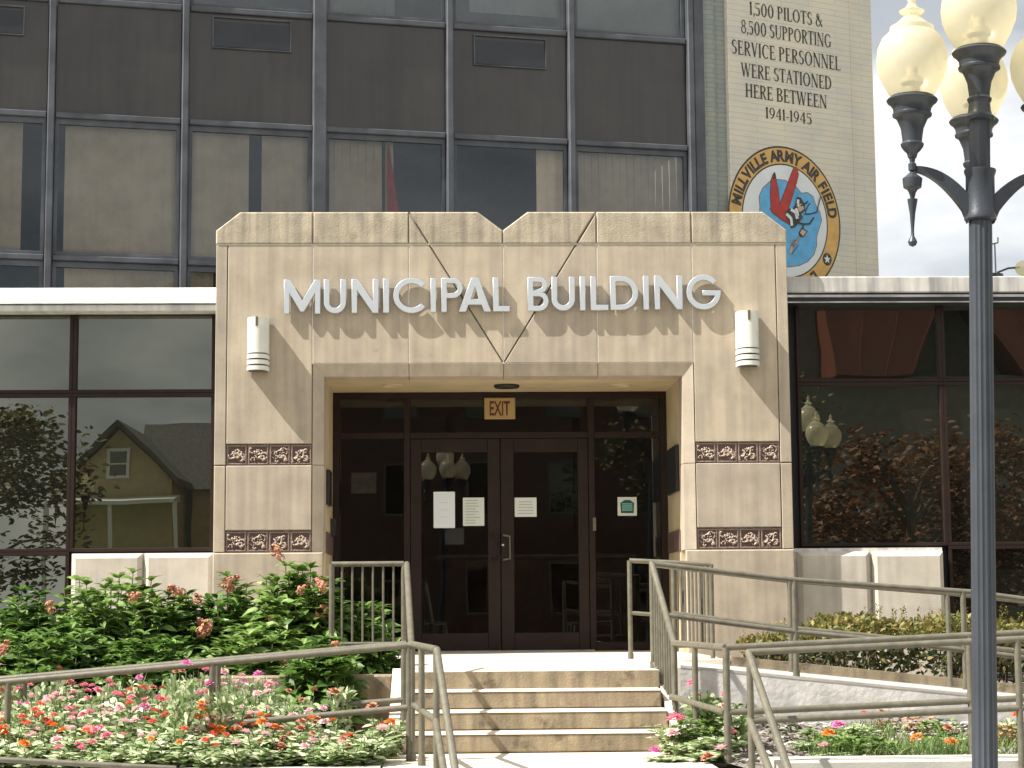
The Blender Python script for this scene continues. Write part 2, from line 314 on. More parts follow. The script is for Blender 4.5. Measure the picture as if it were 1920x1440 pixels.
bed('flower_bed_soil',-7.5,-.955,-6.35,.14,zl,1,M['soil'])
bed('mulch_bed',1.10,8.5,-6.28,-3.97,zr,2,M['soil'])
bed('hedge_bed_soil',1.85,8.5,-1.95,.14,lambda x,y:-.12-.10*max(0,x-1.85)*.6,3,M['soil'])
g=MB(); g.box(-7.5,-.96,-6.6,-6.36,ST,WALK+.015,.015); struct(g,'kerb',M['pave'])
g=MB(); g.box(1.45,8.5,-6.6,-6.29,ST,WALK+.04,.015); struct(g,'kerb',M['pave'])
# landing
g=MB(); g.box(-.875,.985,-4.45,-2.1,-.75,0,.0); g.box(-1.75,1.85,-2.1,2.2,-.75,0); g.box(.985,1.2,-3.95,-2.1,-.75,-.003)
o=struct(g,'landing',M['concrete'])
# entrance steps
st=thing('entrance_steps','four worn concrete steps leading up to the glass entrance doors','steps',(0,-5.0,WALK))
SR=.13;TD=.28
for k in range(1,4):
    g=MB(); z=-SR*k; y0=-4.45-TD*k
    g.prism([(-.86,z-.125),(.955+.012*k,z-.125),(.955+.012*k,z),(-.86,z)],y0,-4.45-TD*(k-1)+.0,.012)
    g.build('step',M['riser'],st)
    g=MB(); g.hexa([(-.857,y0-.004,z-.004),(.953+.012*k,y0-.004,z-.004),(.953+.012*k,-4.45-TD*(k-1)-.001,z+.001),(-.857,-4.45-TD*(k-1)-.001,z+.001),(-.857,y0+.004,z+.006),(.953+.012*k,y0+.004,z+.006),(.953+.012*k,-4.45-TD*(k-1)-.001,z+.006),(-.857,-4.45-TD*(k-1)-.001,z+.006)]); g.build('lit_tread',M['concrete'],st)  # pale slab: sunlit brightness of the step tops put into its colour
g=MB(); g.box(-.872,.98,-4.468,-4.45,-.128,-.002); g.build('landing_edge',M['riser'],st)
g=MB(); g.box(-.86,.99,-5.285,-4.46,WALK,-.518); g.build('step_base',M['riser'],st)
for n_,x0,x1 in (('side_curb',-.955,-.878),('side_curb',.99,1.04)):
    g=MB(); g.hexa([(x0,-5.42,-.60),(x1,-5.42,-.60),(x1,-4.1,-.60),(x0,-4.1,-.60),(x0,-5.42,-.47),(x1,-5.42,-.47),(x1,-4.1,.015),(x0,-4.1,.015)]); g.build(n_,M['concrete'],st)
# planter wall left of the landing
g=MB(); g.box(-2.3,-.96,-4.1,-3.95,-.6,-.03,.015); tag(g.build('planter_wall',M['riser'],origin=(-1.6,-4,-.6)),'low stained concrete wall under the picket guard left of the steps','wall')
g=MB(); g.box(-2.3,-.877,-3.95,-1.9,-.5,-.14); struct(g,'planter_soil',M['soil'])
# ramp
g=MB(); zr2=lambda x:-.003-.105*(x-1.2)
xs=[1.2,8.4]
p=[(xs[0],-3.95,-1),(xs[1],-3.95,-1),(xs[1],-2.1,-1),(xs[0],-2.1,-1),(xs[0],-3.95,zr2(xs[0])),(xs[1],-3.95,zr2(xs[1])),(xs[1],-2.1,zr2(xs[1])),(xs[0],-2.1,zr2(xs[0]))]
g.hexa(p); struct(g,'ramp',M['greyconc'])
g=MB(); g.hexa([(1.2,-3.953,zr2(1.2)+.0),(8.4,-3.953,zr2(8.4)),(8.4,-2.1,zr2(8.4)),(1.2,-2.1,zr2(1.2)),(1.2,-3.953,zr2(1.2)+.02),(8.4,-3.953,zr2(8.4)+.02),(8.4,-2.1,zr2(8.4)+.02),(1.2,-2.1,zr2(1.2)+.02)])
struct(g,'ramp_paving',M['pave'])
g=MB(); g.hexa([(1.86,-2.1,-1),(8.4,-2.1,-1),(8.4,-1.96,-1),(1.86,-1.96,-1),(1.86,-2.1,zr2(1.86)+.10),(8.4,-2.1,zr2(8.4)+.10),(8.4,-1.96,zr2(8.4)+.10),(1.86,-1.96,zr2(1.86)+.10)])
tag(g.build('stone_curb',M['riser'],origin=(4,-2,-.3)),'low weathered stone curb between the ramp and the clipped hedge','curb')
# ================================================================ municipal building
B=thing('municipal_building','beige stone entrance front with a notched top and low dark glass wings','building',(0,.1,0))
W=2.8086; A_=2.692; Bi=1.8627; C_=.923; I_=1.75; D=1.4342
zB=4.004; zT=4.325; zn=4.141; za=2.822; zs=2.70; z1t,z1b,z2t,z2b=2.041,1.836,1.207,.996
# backing (mortar)
g=MB(); yb=.055
g.box(-W+.01,-I_-.05,yb,D+.5,-.7,zs+.05); g.box(I_+.05,W-.01,yb,D+.5,-.7,zs+.05); g.box(-W+.01,W-.01,yb,D+.5,zs+.05,zB-.002)
for s in (-1,1): g.prism([(s*.26,zB),(s*(W-.012),zB),(s*(W-.012),zn-.005),(s*(2.56),zT-.012),(s*.26,zT-.012)],yb,.9)
for s in (-1,1): g.prism([(0,zB),(s*.26,zB),(s*.26,zT-.012),(0,zn-.012)],yb,.9)
g.build('wall_core',M['mortar'],B)
GAP=.006
def vsplit(poly):
    """cut a panel by the two diagonal grooves of the V"""
    res=[]
    for s in (-1,1):
        pass
    polys=[poly]
    for s in (-1,1):
        p=(0,za); d=Vector((s*C_,zT-za)).normalized(); nrm=(-d.y,d.x); nx=[]
        for q in polys:
            # only pieces on this side of the middle
            cx=sum(v[0] for v in q)/len(q)
            if cx*s<0 : nx.append(q); continue
            for sg in (1,-1):
                c=clip(q,(p[0]+nrm[0]*.0065*sg,p[1]+nrm[1]*.0065*sg),(nrm[0]*sg,nrm[1]*sg))
                if len(c)>=3:
                    a=abs(sum(c[i][0]*c[(i+1)%len(c)][1]-c[(i+1)%len(c)][0]*c[i][1] for i in range(len(c))))/2
                    if a>.0008: nx.append(c)
        polys=nx
    return polys
cl=MB()
def panel(mb,x0,x1,z0,z1,yf=0,gap=GAP,v=False,bev=.006):
    q=[(x0+gap/2,z0+gap/2),(x1-gap/2,z0+gap/2),(x1-gap/2,z1-gap/2),(x0+gap/2,z1-gap/2)]
    for p in (vsplit(q) if v else [q]): mb.prism(p,yf,yb+.01,bev)
cols=[-Bi,-C_,0,C_,Bi]
for i in range(4): panel(cl,cols[i],cols[i+1],za,zB,0,v=(i in (1,2)))
for s in (-1,1):
    a,b_=sorted((s*Bi,s*A_)); panel(cl,a,b_,z1t,zB); panel(cl,a,b_,z2t,z1b); 
    a2,b2=sorted((s*A_,s*W)); panel(cl,a2,b2,z1b,zB,gap=.009); panel(cl,a2,b2,z2b,z1b,gap=.009)
    a3,b3=sorted((s*I_,s*W)); panel(cl,a3,b3,-.7,z2b,-.012,bev=.01)
    # architrave uprights, chamfered towards the opening
    xo,xi=s*(Bi-.006),s*I_
    for z0,z1 in ((z2b+.003,z1b-.003),(z1b+.003,za-.003)):
        ztop=lambda x: z1
        zt_o=z1; zt_i=min(z1,zs) if z1>zs else z1
        cl.add([(xo,0,z0),(xi,.035,z0),(xi,.35,z0),(xo,yb,z0),(xo,0,zt_o),(xi,.035,zt_i),(xi,.35,zt_i),(xo,yb,zt_o)],[(0,3,2,1),(4,5,6,7),(0,1,5,4),(1,2,6,5),(2,3,7,6),(3,0,4,7)])
cols2=[-Bi+.003,-C_,0,C_,Bi-.003]
for i in range(4):
    x0,x1=cols2[i]+.003,cols2[i+1]-.003; xi0=max(x0,-I_); xi1=min(x1,I_)
    cl.add([(xi0,.035,zs),(xi1,.035,zs),(xi1,.35,zs),(xi0,.35,zs),(x0,0,za-.003),(x1,0,za-.003),(x1,yb,za-.003),(x0,yb,za-.003)],[(0,3,2,1),(4,5,6,7),(0,1,5,4),(1,2,6,5),(2,3,7,6),(3,0,4,7)])
cl.build('stone_cladding',M['stone'],B)
mo=MB()
for x in (-Bi,-C_,0,C_,Bi): mo.box(x-GAP/2-.001,x+GAP/2+.001,.005,yb-.001,za,zB-.004)
for a,b_ in ((-W,W),): mo.box(a+.012,b_-.012,.004,yb-.002,zB-.0045,zB+.0065)
for x0,x1 in ((-Bi,-C_),(-C_,0),(0,C_),(C_,Bi)): mo.box(x0+.004,x1-.004,.006,yb-.002,za-.0035,za+.0035)
mo.build('mortar_joint',M['mortar'],B)
pt=MB(); zz=zB+.004
def cappoly(x0,x1):
    q=[(x0+.003,zz),(x1-.003,zz)]
    return q
cells=[[(-W,zz),(-Bi-.003,zz),(-Bi-.003,zT),(-2.575,zT),(-W,zn)],
 [(-Bi+.003,zz),(-C_-.003,zz),(-C_-.003,zT),(-Bi+.003,zT)],
 [(-C_+.003,zz),(-.003,zz),(-.003,zn),(-.245,zT),(-C_+.003,zT)]]
for c in cells:
    for s in (1,-1):
        for p in vsplit([(x*s,z) for x,z in (c if s==1 else c[::-1])]): pt.prism(p,-.01,.93,.012)
pt.build('parapet_cap',M['stone_top'],B)
# recess lining
g=MB()
for s in (-1,1):
    a,b_=sorted((s*I_,s*(I_+.1))); g.box(a,b_,.352,D,0,zs)
g.box(-I_-.1,I_+.1,.352,D,zs,zs+.1)
g.build('recess_lining',M['soffit'],B)
for s in (-1,1):
    g=MB(); a,b_=sorted((s*(I_-.003),s*(I_-.012))); g.box(a,b_,.36,D-.05,z2b,z2t,0); g.build('jamb_tile_band',M['jambband'],B)
# soffit lights
for px,py in ((735,722),(950,722),(1165,722)):
    p=atZ(px,py,zs); g=MB()
    if px==950: g.lathe([(.01,-.03),(.12,-.03),(.13,-.018),(.13,0)],(p.x,p.y,zs),24); g.build('ceiling_sensor',M['black'],B,smooth=True)
    else: g.lathe([(.075,-.004),(.08,-.014),(.105,-.014),(.11,0)],(p.x,p.y,zs),28,caps=True); g.build('downlight_ring',M['soffit'],B,smooth=True)
# relief tiles
def relief_mesh(seed,w,h):
    rnd=random.Random(seed); n=34; strokes=[]
    # swirling foliage: a loop, two leaves and a stalk
    def arc(cx,cy,r,a0,a1,wd):
        k=9; return [((cx+r*math.cos(R(a0+(a1-a0)*i/k)),cy+r*math.sin(R(a0+(a1-a0)*i/k))),wd) for i in range(k+1)]
    for q in range(7):
        a0=rnd.uniform(0,360); strokes+=arc(rnd.uniform(.18,.82),rnd.uniform(.18,.82),rnd.uniform(.06,.2),a0,a0+rnd.uniform(120,260),rnd.uniform(.025,.05))
    strokes+=arc(.52,.55,.2,20,300,.05); strokes+=arc(.68,.32,.13,-60,160,.055)
    strokes=[((x+rnd.uniform(-.02,.02),y+rnd.uniform(-.02,.02)),d*rnd.uniform(.75,1.2)) for (x,y),d in strokes]
    vs=[];hs=[];fs=[]
    for j in range(n+1):
        for i in range(n+1):
            u,v=i/n,j/n; hgt=0
            for (sx,sy),d in strokes:
                q=((u-sx)**2+(v-sy)**2)/d**2
                if q<1: hgt=max(hgt,(1-q)**.5)
            e_=min(u,v,1-u,1-v)
            if e_<.06: hgt=.55
            if e_<.01: hgt=.3
            hgt+=rnd.uniform(-.1,.1)+(.15 if hgt==0 and rnd.random()<.25 else 0)
            hs.append(max(0,min(1,hgt))); vs.append(((u-.5)*w,-.018*hgt,(v-.5)*h))
    for j in range(n):
        for i in range(n):
            a=j*(n+1)+i; fs.append((a,a+1,a+n+2,a+n+1))
    me=bpy.data.meshes.new('relief_tile'); me.from_pydata(vs,[],fs); me.materials.append(M['relief'])
    at=me.attributes.new('h','FLOAT','POINT')
    for i,hh in enumerate(hs): at.data[i].value=hh
    for p in me.polygons: p.use_smooth=True
    return me
tw=(A_-Bi)/4; rel=[relief_mesh(i,tw-.012,z1t-z1b-.014) for i in range(4)]
for s in (-1,1):
    for z0,z1 in ((z1b,z1t),(z2b,z2t)):
        for k in range(4):
            x=s*Bi+s*(k+.5)*tw; o=link('relief_tile',rel[(k+(s>0)*2+(z0>1.5))%4],B); o.location=(x,.022,(z0+z1)/2)
# windows
def window(x0,x1,z0,z1,y,fw_,parent,pm,fm,dep=.07,name='window'):
    g=MB(); g.box(x0,x1,y,y+dep,z1-fw_,z1,.004); g.box(x0,x1,y,y+dep,z0,z0+fw_,.004); g.box(x0,x0+fw_,y+.001,y+dep,z0+fw_,z1-fw_,.004); g.box(x1-fw_,x1,y+.001,y+dep,z0+fw_,z1-fw_,.004)
    o=g.build(name,fm,parent)
    g=MB(); g.add([(x0+fw_,y+dep-.02,z0+fw_),(x1-fw_,y+dep-.02,z0+fw_),(x1-fw_,y+dep-.02,z1-fw_),(x0+fw_,y+dep-.02,z1-fw_)],[(0,1,2,3)])
    p=g.build('pane',pm,o); return o
YW=.34
xr=X_(402,800,YW); xm=X_(134,800,YW); sp=xr-xm
zt_=Z_(200,584,YW); zm_=Z_(200,737,YW); zl_=Z_(265,1034,YW)
xs=[xr,xm,xm-sp,xm-2*sp,xm-3*sp]
for i in range(4):
    x1,x0=xs[i],xs[i+1]
    window(x0,x1,zm_,zt_,YW,.035,B,M['glassW'],M['frame']); window(x0,x1,zl_,zm_-.001,YW,.035,B,M['glassW'],M['frame'])
    if i>0: window(x0,x1,-.55,zl_-.001,YW,.035,B,M['glassW'],M['frame'])
xl=X_(1497,800,YW); xm2=X_(1771,800,YW); sp2=xm2-xl
zt2=Z_(1600,558,YW); zm2=Z_(1630,716,YW); zl2=Z_(1635,1024,YW)
ys=[xl,xm2,xm2+sp2,xm2+2*sp2,xm2+3*sp2]
for i in range(4):
    x0,x1=ys[i],ys[i+1]
    window(x0,x1,zm2,zt2,YW,.035,B,M['glassW'],M['frame']); window(x0,x1,zl2,zm2-.001,YW,.035,B,M['glassW'],M['frame'])
    if i>0: window(x0,x1,-.55,zl2-.001,YW,.035,B,M['glassW'],M['frame'])
# wing body and roofs behind glass
g=MB(); g.box(xs[-1]-2,-W+.012,YW+.08,4.5,-.7,zt_+.1); g.build('wing_wall',M['black'],B); g=MB(); g.box(W-.012,ys[-1]+2,YW+.08,4.5,-.7,zt2+.1); g.build('wing_wall',M['black'],B)
# cornices
zc1=Z_(200,537,.12); zc2=Z_(200,569,.12); zc3=Z_(200,583,.12)
g=MB(); xa=xs[-1]-2; xb=-W
g.hexa([(xa,.10,zc2),(xb,.10,zc2),(xb,3,zc2),(xa,3,zc2),(xa,.20,zc1),(xb,.20,zc1),(xb,3,zc1),(xa,3,zc1)])
g.build('cornice',M['fascia'],B,'white fascia of the left wing')
g=MB(); g.box(xa,xb,.125,.5,zc3,zc2-.012,.008); g.box(xa,xb,.16,.5,zc2-.012,zc2); g.build('cornice_trim',M['fascia'],B)
yc1=Z_(1700,518,.12); yc2=Z_(1700,548,.12); yc3=Z_(1700,562,.12)
g=MB(); xa=W; xb=ys[-1]+2; g.box(xa,xb,.12,3,yc2,yc1,.01); g.build('cornice',M['fascia_grey'],B,'grey stained fascia of the right wing')
g=MB(); g.box(xa,xb,.15,.5,yc3-.03,yc2-.002); g.build('shadow_gap',M['black'],B)
g=MB(); g.box(xa,xb,.135,.149,yc2-.045,yc2-.018,.003); g.box(xa,xb,.135,.149,yc3-.025,yc3-.012,.003); g.build('cornice_trim',M['chrome'],B)
# plinth blocks
def plinth(px0,px1,py):
    Y=.16; x0=X_(px0,py,Y); x1=X_(px1,py,Y); zt=Z_((px0+px1)/2,py,Y); g=MB(); g.prism([(x0,-.6),(x1,-.6),(x1,zt),(x0,zt)],Y,YW+.1,.045); g.build('plinth_block',M['stone_pale'],B)
plinth(133,266,1038); plinth(270,399,1037); plinth(1496,1632,1034); plinth(1636,1770,1034)
g=MB(); g.box(X_(136,1100,.25),-W,.235,YW,-.6,zl_-.02); g.build('plinth_core',M['mortar'],B); g=MB(); g.box(W,X_(1768,1100,.25),.235,YW,-.6,zl2-.02); g.build('plinth_core',M['mortar'],B)
# ---- storefront
def sx(px,py=900): return X_(px,py,D)
def sz(px,py): return Z_(px,py,D)
zh=zs; zt0=sz(935,812); F_=1.7454
ztr=sz(935,822); 
g=MB()
xL,xM1,xM2,xR=-I_+.002,sx(763),sx(1109),I_-.002
mw=.033
for x in (xL+mw,xR-mw): g.box(x-mw,x+mw,D-.03,D+.09,.0,zs-.002,.004)
for x in (xM1,xM2): g.box(x-mw,x+mw,D-.03,D+.09,.0,zs-.07,.004)
for a,b_ in ((xL+2*mw,xM1-mw),(xM1+mw,xM2-mw),(xM2+mw,xR-2*mw)):
    g.box(a,b_,D-.026,D+.09,ztr,zt0+.01,.004); 
g.box(xL+2*mw,xR-2*mw,D-.03,D+.09,zs-.066,zs-.002,.004)
for a,b_ in ((xL+2*mw,xM1-mw),(xM2+mw,xR-2*mw)): g.box(a,b_,D-.026,D+.09,.0,.09,.004)
g.build('storefront_frame',M['frame'],B)
def pane(x0,x1,z0,z1,y,parent,name='pane',mt='glassD'):
    g=MB(); g.add([(x0,y,z0),(x1,y,z0),(x1,y,z1),(x0,y,z1)],[(0,1,2,3)]); return g.build(name,M[mt],parent)
for a,b_ in ((xL+2*mw,xM1-mw),(xM1+mw,xM2-mw),(xM2+mw,xR-2*mw)): pane(a,b_,zt0+.01,zs-.066,D+.03,B,'transom_pane')
for a,b_ in ((xL+2*mw,xM1-mw),(xM2+mw,xR-2*mw)): pane(a,b_,.09,ztr,D+.03,B,'sidelight_pane')
xc=sx(938)
def door(x0,x1,gx0,gx1,hs):
    zg1=sz(900,848); zg0=sz(900,1187); zmr=sz(900,1046)
    g=MB(); g.box(x0,gx0,D-.02,D+.03,.01,ztr-.004,.004); g.box(gx1,x1,D-.02,D+.03,.01,ztr-.004,.004); g.box(gx0,gx1,D-.019,D+.03,zg1,ztr-.004,.003); g.box(gx0,gx1,D-.019,D+.03,.01,zg0,.003)
    d=g.build('door',M['frame'],B); pane(gx0,gx1,zg0,zg1,D+.005,d)
    g=MB(); g.box(gx0,gx1,D+.01,D+.05,zmr-.018,zmr+.012); g.build('push_bar',M['frame'],d)
    hx=x1-.06 if hs>0 else x0+.055; g=MB(); z0,z1=sz(940,1050),sz(940,1004)
    g.tube([(hx-.03*(1),D-.02,z1),(hx-.03,D-.075,z1),(hx+.035,D-.08,z1-.012),(hx+.035,D-.08,z0+.012),(hx-.03,D-.075,z0),(hx-.03,D-.02,z0)],.010,8)
    if hs<0: g.build('handle',M['rail'],d,smooth=True)
    else: g.build('handle',M['frame'],d,smooth=True)
    return d
d1=door(xM1+mw+.004,xc-.004,sx(790),sx(914),1); d2=door(xc+.004,xM2-mw-.004,sx(963),sx(1083),-1)
g=MB(); p=atY(943,1022,D-.02); g.tube([(p.x,D-.02,p.z),(p.x,D-.045,p.z)],.022,16); g.build('lock_ring',M['black'],d2,smooth=True)
g=MB(); g.tube([(p.x,D-.045,p.z),(p.x,D-.052,p.z)],.012,12); g.build('lock_cylinder',M['letter'],d2,smooth=True)
g=MB(); g.box(sx(768),sx(1110),D-.12,D-.03,0.001,.012); g.build('threshold',M['chrome'],B)
g=MB(); x,z=sx(1113),sz(1113,983); g.box(x-.018,x+.018,D-.05,D-.031,z-.07,z+.07,.004); g.build('card_reader',M['rail'],B)
# plaques
def jamb_plaque(name,s,pxs,ytop,ybot,label):
    # on the inner face of a jamb: find Y from px
    X=s*(I_-.004); ys_=[]
    for px in pxs:
        d=ray(px,(ytop+ybot)/2); ys_.append(CAM.y+d.y*(X-CAM.x)/d.x)
    ya,yb_=sorted(ys_); ya=max(ya,.37); yb_=min(yb_,D-.05); ymid=(ya+yb_)/2
    z1=Z_((pxs[0]+pxs[1])/2,ytop,ymid); z0=Z_((pxs[0]+pxs[1])/2,ybot,ymid)
    g=MB(); x0,x1=sorted((X,X-s*.03)); g.box(x0,x1,ya,yb_,z0,z1,.006); o=g.build('plaque',M['plaque'],origin=(X,ymid,z0)); tag(o,label,'plaque'); return o,X-s*.03,ya,yb_,z0,z1
po,px_,ya,yb_,z0,z1=jamb_plaque('plaque',1,(1255,1276),840,925,'dark square plaque on the right side wall of the entrance recess')
jamb_plaque('plaque',-1,(609,617),883,948,'narrow dark plaque on the left side wall of the entrance recess')
g=MB(); p=atY(619,990,1.15); g.box(-I_+.003,-I_+.055,1.05,1.17,p.z-.09,p.z+.09,.006); tag(g.build('intercom',M['black'],origin=(-I_,1.1,p.z)),'small black intercom box low on the left wall of the entrance recess','intercom')
# papers on glass
def paper(px0,px1,py0,py1,mt,label,y=D-.003,kind=0,rot=0):
    c=atY((px0+px1)/2,(py0+py1)/2,y); w_=abs(X_(px1,py0,y)-X_(px0,py0,y)); h_=Z_(px0,py0,y)-Z_(px0,py1,y)
    T=thing('paper_notice',label,'notice',(c.x,y,c.z)); 
    g=MB(); g.box(c.x-w_/2,c.x+w_/2,y-.002,y,c.z-h_/2,c.z+h_/2); g.build('sheet',mt,T)
    g=MB(); rnd=random.Random(int(px0))
    if kind==1:
        n=9
        for i in range(n):
            z=c.z+h_*(.40-.80*i/(n-1)); l=rnd.uniform(.45,.78)*w_; g.box(c.x-w_*.38,c.x-w_*.38+l,y-.0035,y-.0025,z-h_*.014,z+h_*.014)
        g.build('print',M['grey_ink'],T)
    elif kind==2:
        n=5
        for i in range(n):
            z=c.z+h_*(.28-.6*i/(n-1)); l=rnd.uniform(.55,.8)*w_; g.box(c.x-l/2,c.x+l/2,y-.0035,y-.0025,z-h_*.02,z+h_*.02)
        g.build('print',M['grey_ink'],T)
    elif kind==3:
        g.prism([(c.x-w_*.33,c.z-h_*.36),(c.x+w_*.33,c.z-h_*.36),(c.x+w_*.36,c.z+h_*.18),(c.x+w_*.14,c.z+h_*.34),(c.x-w_*.14,c.z+h_*.34),(c.x-w_*.36,c.z+h_*.18)],y-.0035,y-.0025); g.build('emblem',M['green_ink'],T)
        g=MB()
        for i in range(4): g.box(c.x-w_*.27,c.x+w_*.27,y-.005,y-.004,c.z+h_*(.10-.11*i),c.z+h_*(.165-.11*i))
        g.build('print',M['teal_ink'],T)
    elif kind==4:
        for i in range(3): z=c.z+h_*(.2-.2*i); g.box(c.x-w_*.2,c.x+w_*.2,y-.0035,y-.0025,z-h_*.012,z+h_*.012)
        g.build('print',M['paper2'],T)
YP=D+.002
paper(813,853,922,990,M['paper'],'tall bluish white blank looking notice on the left entrance door',YP,4)
paper(868,908,933,986,M['paper2'],'printed white notice with text lines beside the taller one on the left door',YP,1)
paper(965,1006,933,969,M['paper2'],'small wide white notice on the right entrance door',YP,2)
paper(1158,1194,932,967,M['paper2'],'white sign with a dark green emblem on the right sidelight',D+.026,3)
paper(834,870,990,1021,M['grey_ink'],'faded grey sheet behind the left door glass under the two white notices',D+.08,0)
# exit sign
c=atY(937,766,D-.04); wE=abs(X_(966,766,D-.04)-X_(908,766,D-.04)); hE=Z_(937,746,D-.04)-Z_(937,786,D-.04)
T=thing('exit_sign','small tan EXIT sign with dark red letters above the entrance doors','exit sign',(c.x,D-.03,c.z))
g=MB(); g.box(c.x-wE/2,c.x+wE/2,D-.06,D-.031,c.z-hE/2,c.z+hE/2,.008); g.build('sign_body',M['signtan'],T)
me,_=text_mesh('EXIT',wE*.66,hE*.68,0,.02); me.materials.append(M['signred']); o=link('sign_letters',me,T); o.location=(c.x,D-.0625,c.z)
# lobby behind the glass
g=MB(); g.box(-3,3,5.5,5.6,0,3); g.box(-3,-2.9,D+.2,5.5,0,3); g.box(2.9,3,D+.2,5.5,0,3); g.box(-3,3,D+.2,5.6,2.85,2.95); g.build('lobby_wall',mat('lobby_wall',(.28,.27,.25),.8,var=.1),B)
g=MB(); g.box(-2.9,2.9,D+.1,5.5,-.05,-.001); g.build('lobby_floor',mat('lobby_floor',(.12,.11,.10),.4,var=.2),B)
T=thing('reception_desk','dark wooden reception desk dimly seen inside the lobby','desk',(.2,4.3,0))
wd=mat('dark_wood',(.13,.07,.04),.5,var=.3,scale=5)
g=MB(); g.box(-.6,1.6,4.1,4.16,0,1.02,.01); g.build('front_panel',wd,T); g=MB(); g.box(-.68,1.68,4.03,4.6,1.02,1.07,.01); g.build('counter_top',M['stone_pale'],T); g=MB(); g.box(-.6,-.54,4.16,4.55,0,1.02); g.box(1.54,1.6,4.16,4.55,0,1.02); g.build('side_panel',wd,T)
p0=atY(658,886,2.0); p1=atY(706,925,2.0)
g=MB(); g.box(p0.x,p1.x,2.0,2.02,p1.z,p0.z,.004); tag(g.build('notice_board',mat('dull_board',(.5,.48,.40),.8,var=.2,scale=14),origin=(p0.x,2,p1.z)),'dull grey board with faint writing inside the left sidelight','notice board')
# wall sconces
def sconce(px0,px1,py0,py1,label):
    z1=Z_((px0+px1)/2,py0,-.08); z0=Z_((px0+px1)/2,py1,-.08); xc_=X_((px0+px1)/2,(py0+py1)/2,-.08); hw=(X_(px1,py0,-.08)-X_(px0,py0,-.08))/2; h=z1-z0; dp=.20
    T=thing('wall_sconce',label,'wall lamp',(xc_,0,z0),0,'pair of white wall sconces flanking the entrance')
    def half(z0_,z1_,k=1.0,top=0):
        n=10; pf=[(xc_+hw*k*math.cos(PI*i/n)*-1, -.012-(dp-.012)*k*(math.sin(PI*i/n))**.55) for i in range(n+1)]
        g=MB(); vs=[(x,y,z0_) for x,y in pf]+[(x,y,z1_) for x,y in pf]+[(x,y,z1_+top) for x,y in pf]
        m_=n+1; fs=[(i,i+1,m_+i+1,m_+i) for i in range(n)]+[(n,0,m_,m_+n)]+[tuple(range(n,-1,-1)),tuple(range(m_,2*m_))]
        g.add(vs[:2*m_],fs); return g
    half(z0+h*.335,z1,1).build('shade',M['sconce'],T,smooth=True)
    g=MB(); g.box(xc_-hw*.11,xc_+hw*.11,-dp-.004,-dp+.03,z1-h*.17,z1+.001); g.build('slot',mat('slot_brown',(.10,.08,.03),.5) if 'slot' not in M else M['slot'],T)
    for k in range(3): half(z0+h*(.015+.108*k),z0+h*(.015+.108*k)+h*.078,1.02).build('louvre_ring',M['sconce'],T,smooth=True)
    half(z0+h*.01,z0+h*.34,.86).build('inner_body',mat('sconce_inner',(.10,.09,.07),.7) if 'si' not in M else M['si'],T,smooth=True)
    g=MB(); g.box(xc_-hw*.8,xc_+hw*.8,-.013,-.001,z0+.03,z1-.03); g.build('back_plate',M['sconce'],T)
M['slot']=mat('slot_brown',(.10,.08,.03),.5); M['si']=mat('sconce_inner',(.10,.09,.07),.7)
sconce(463,504,597,697,'white metal wall sconce with three rings on the left pilaster')
sconce(1381,1423,585,688,'white metal wall sconce with three rings on the right pilaster')
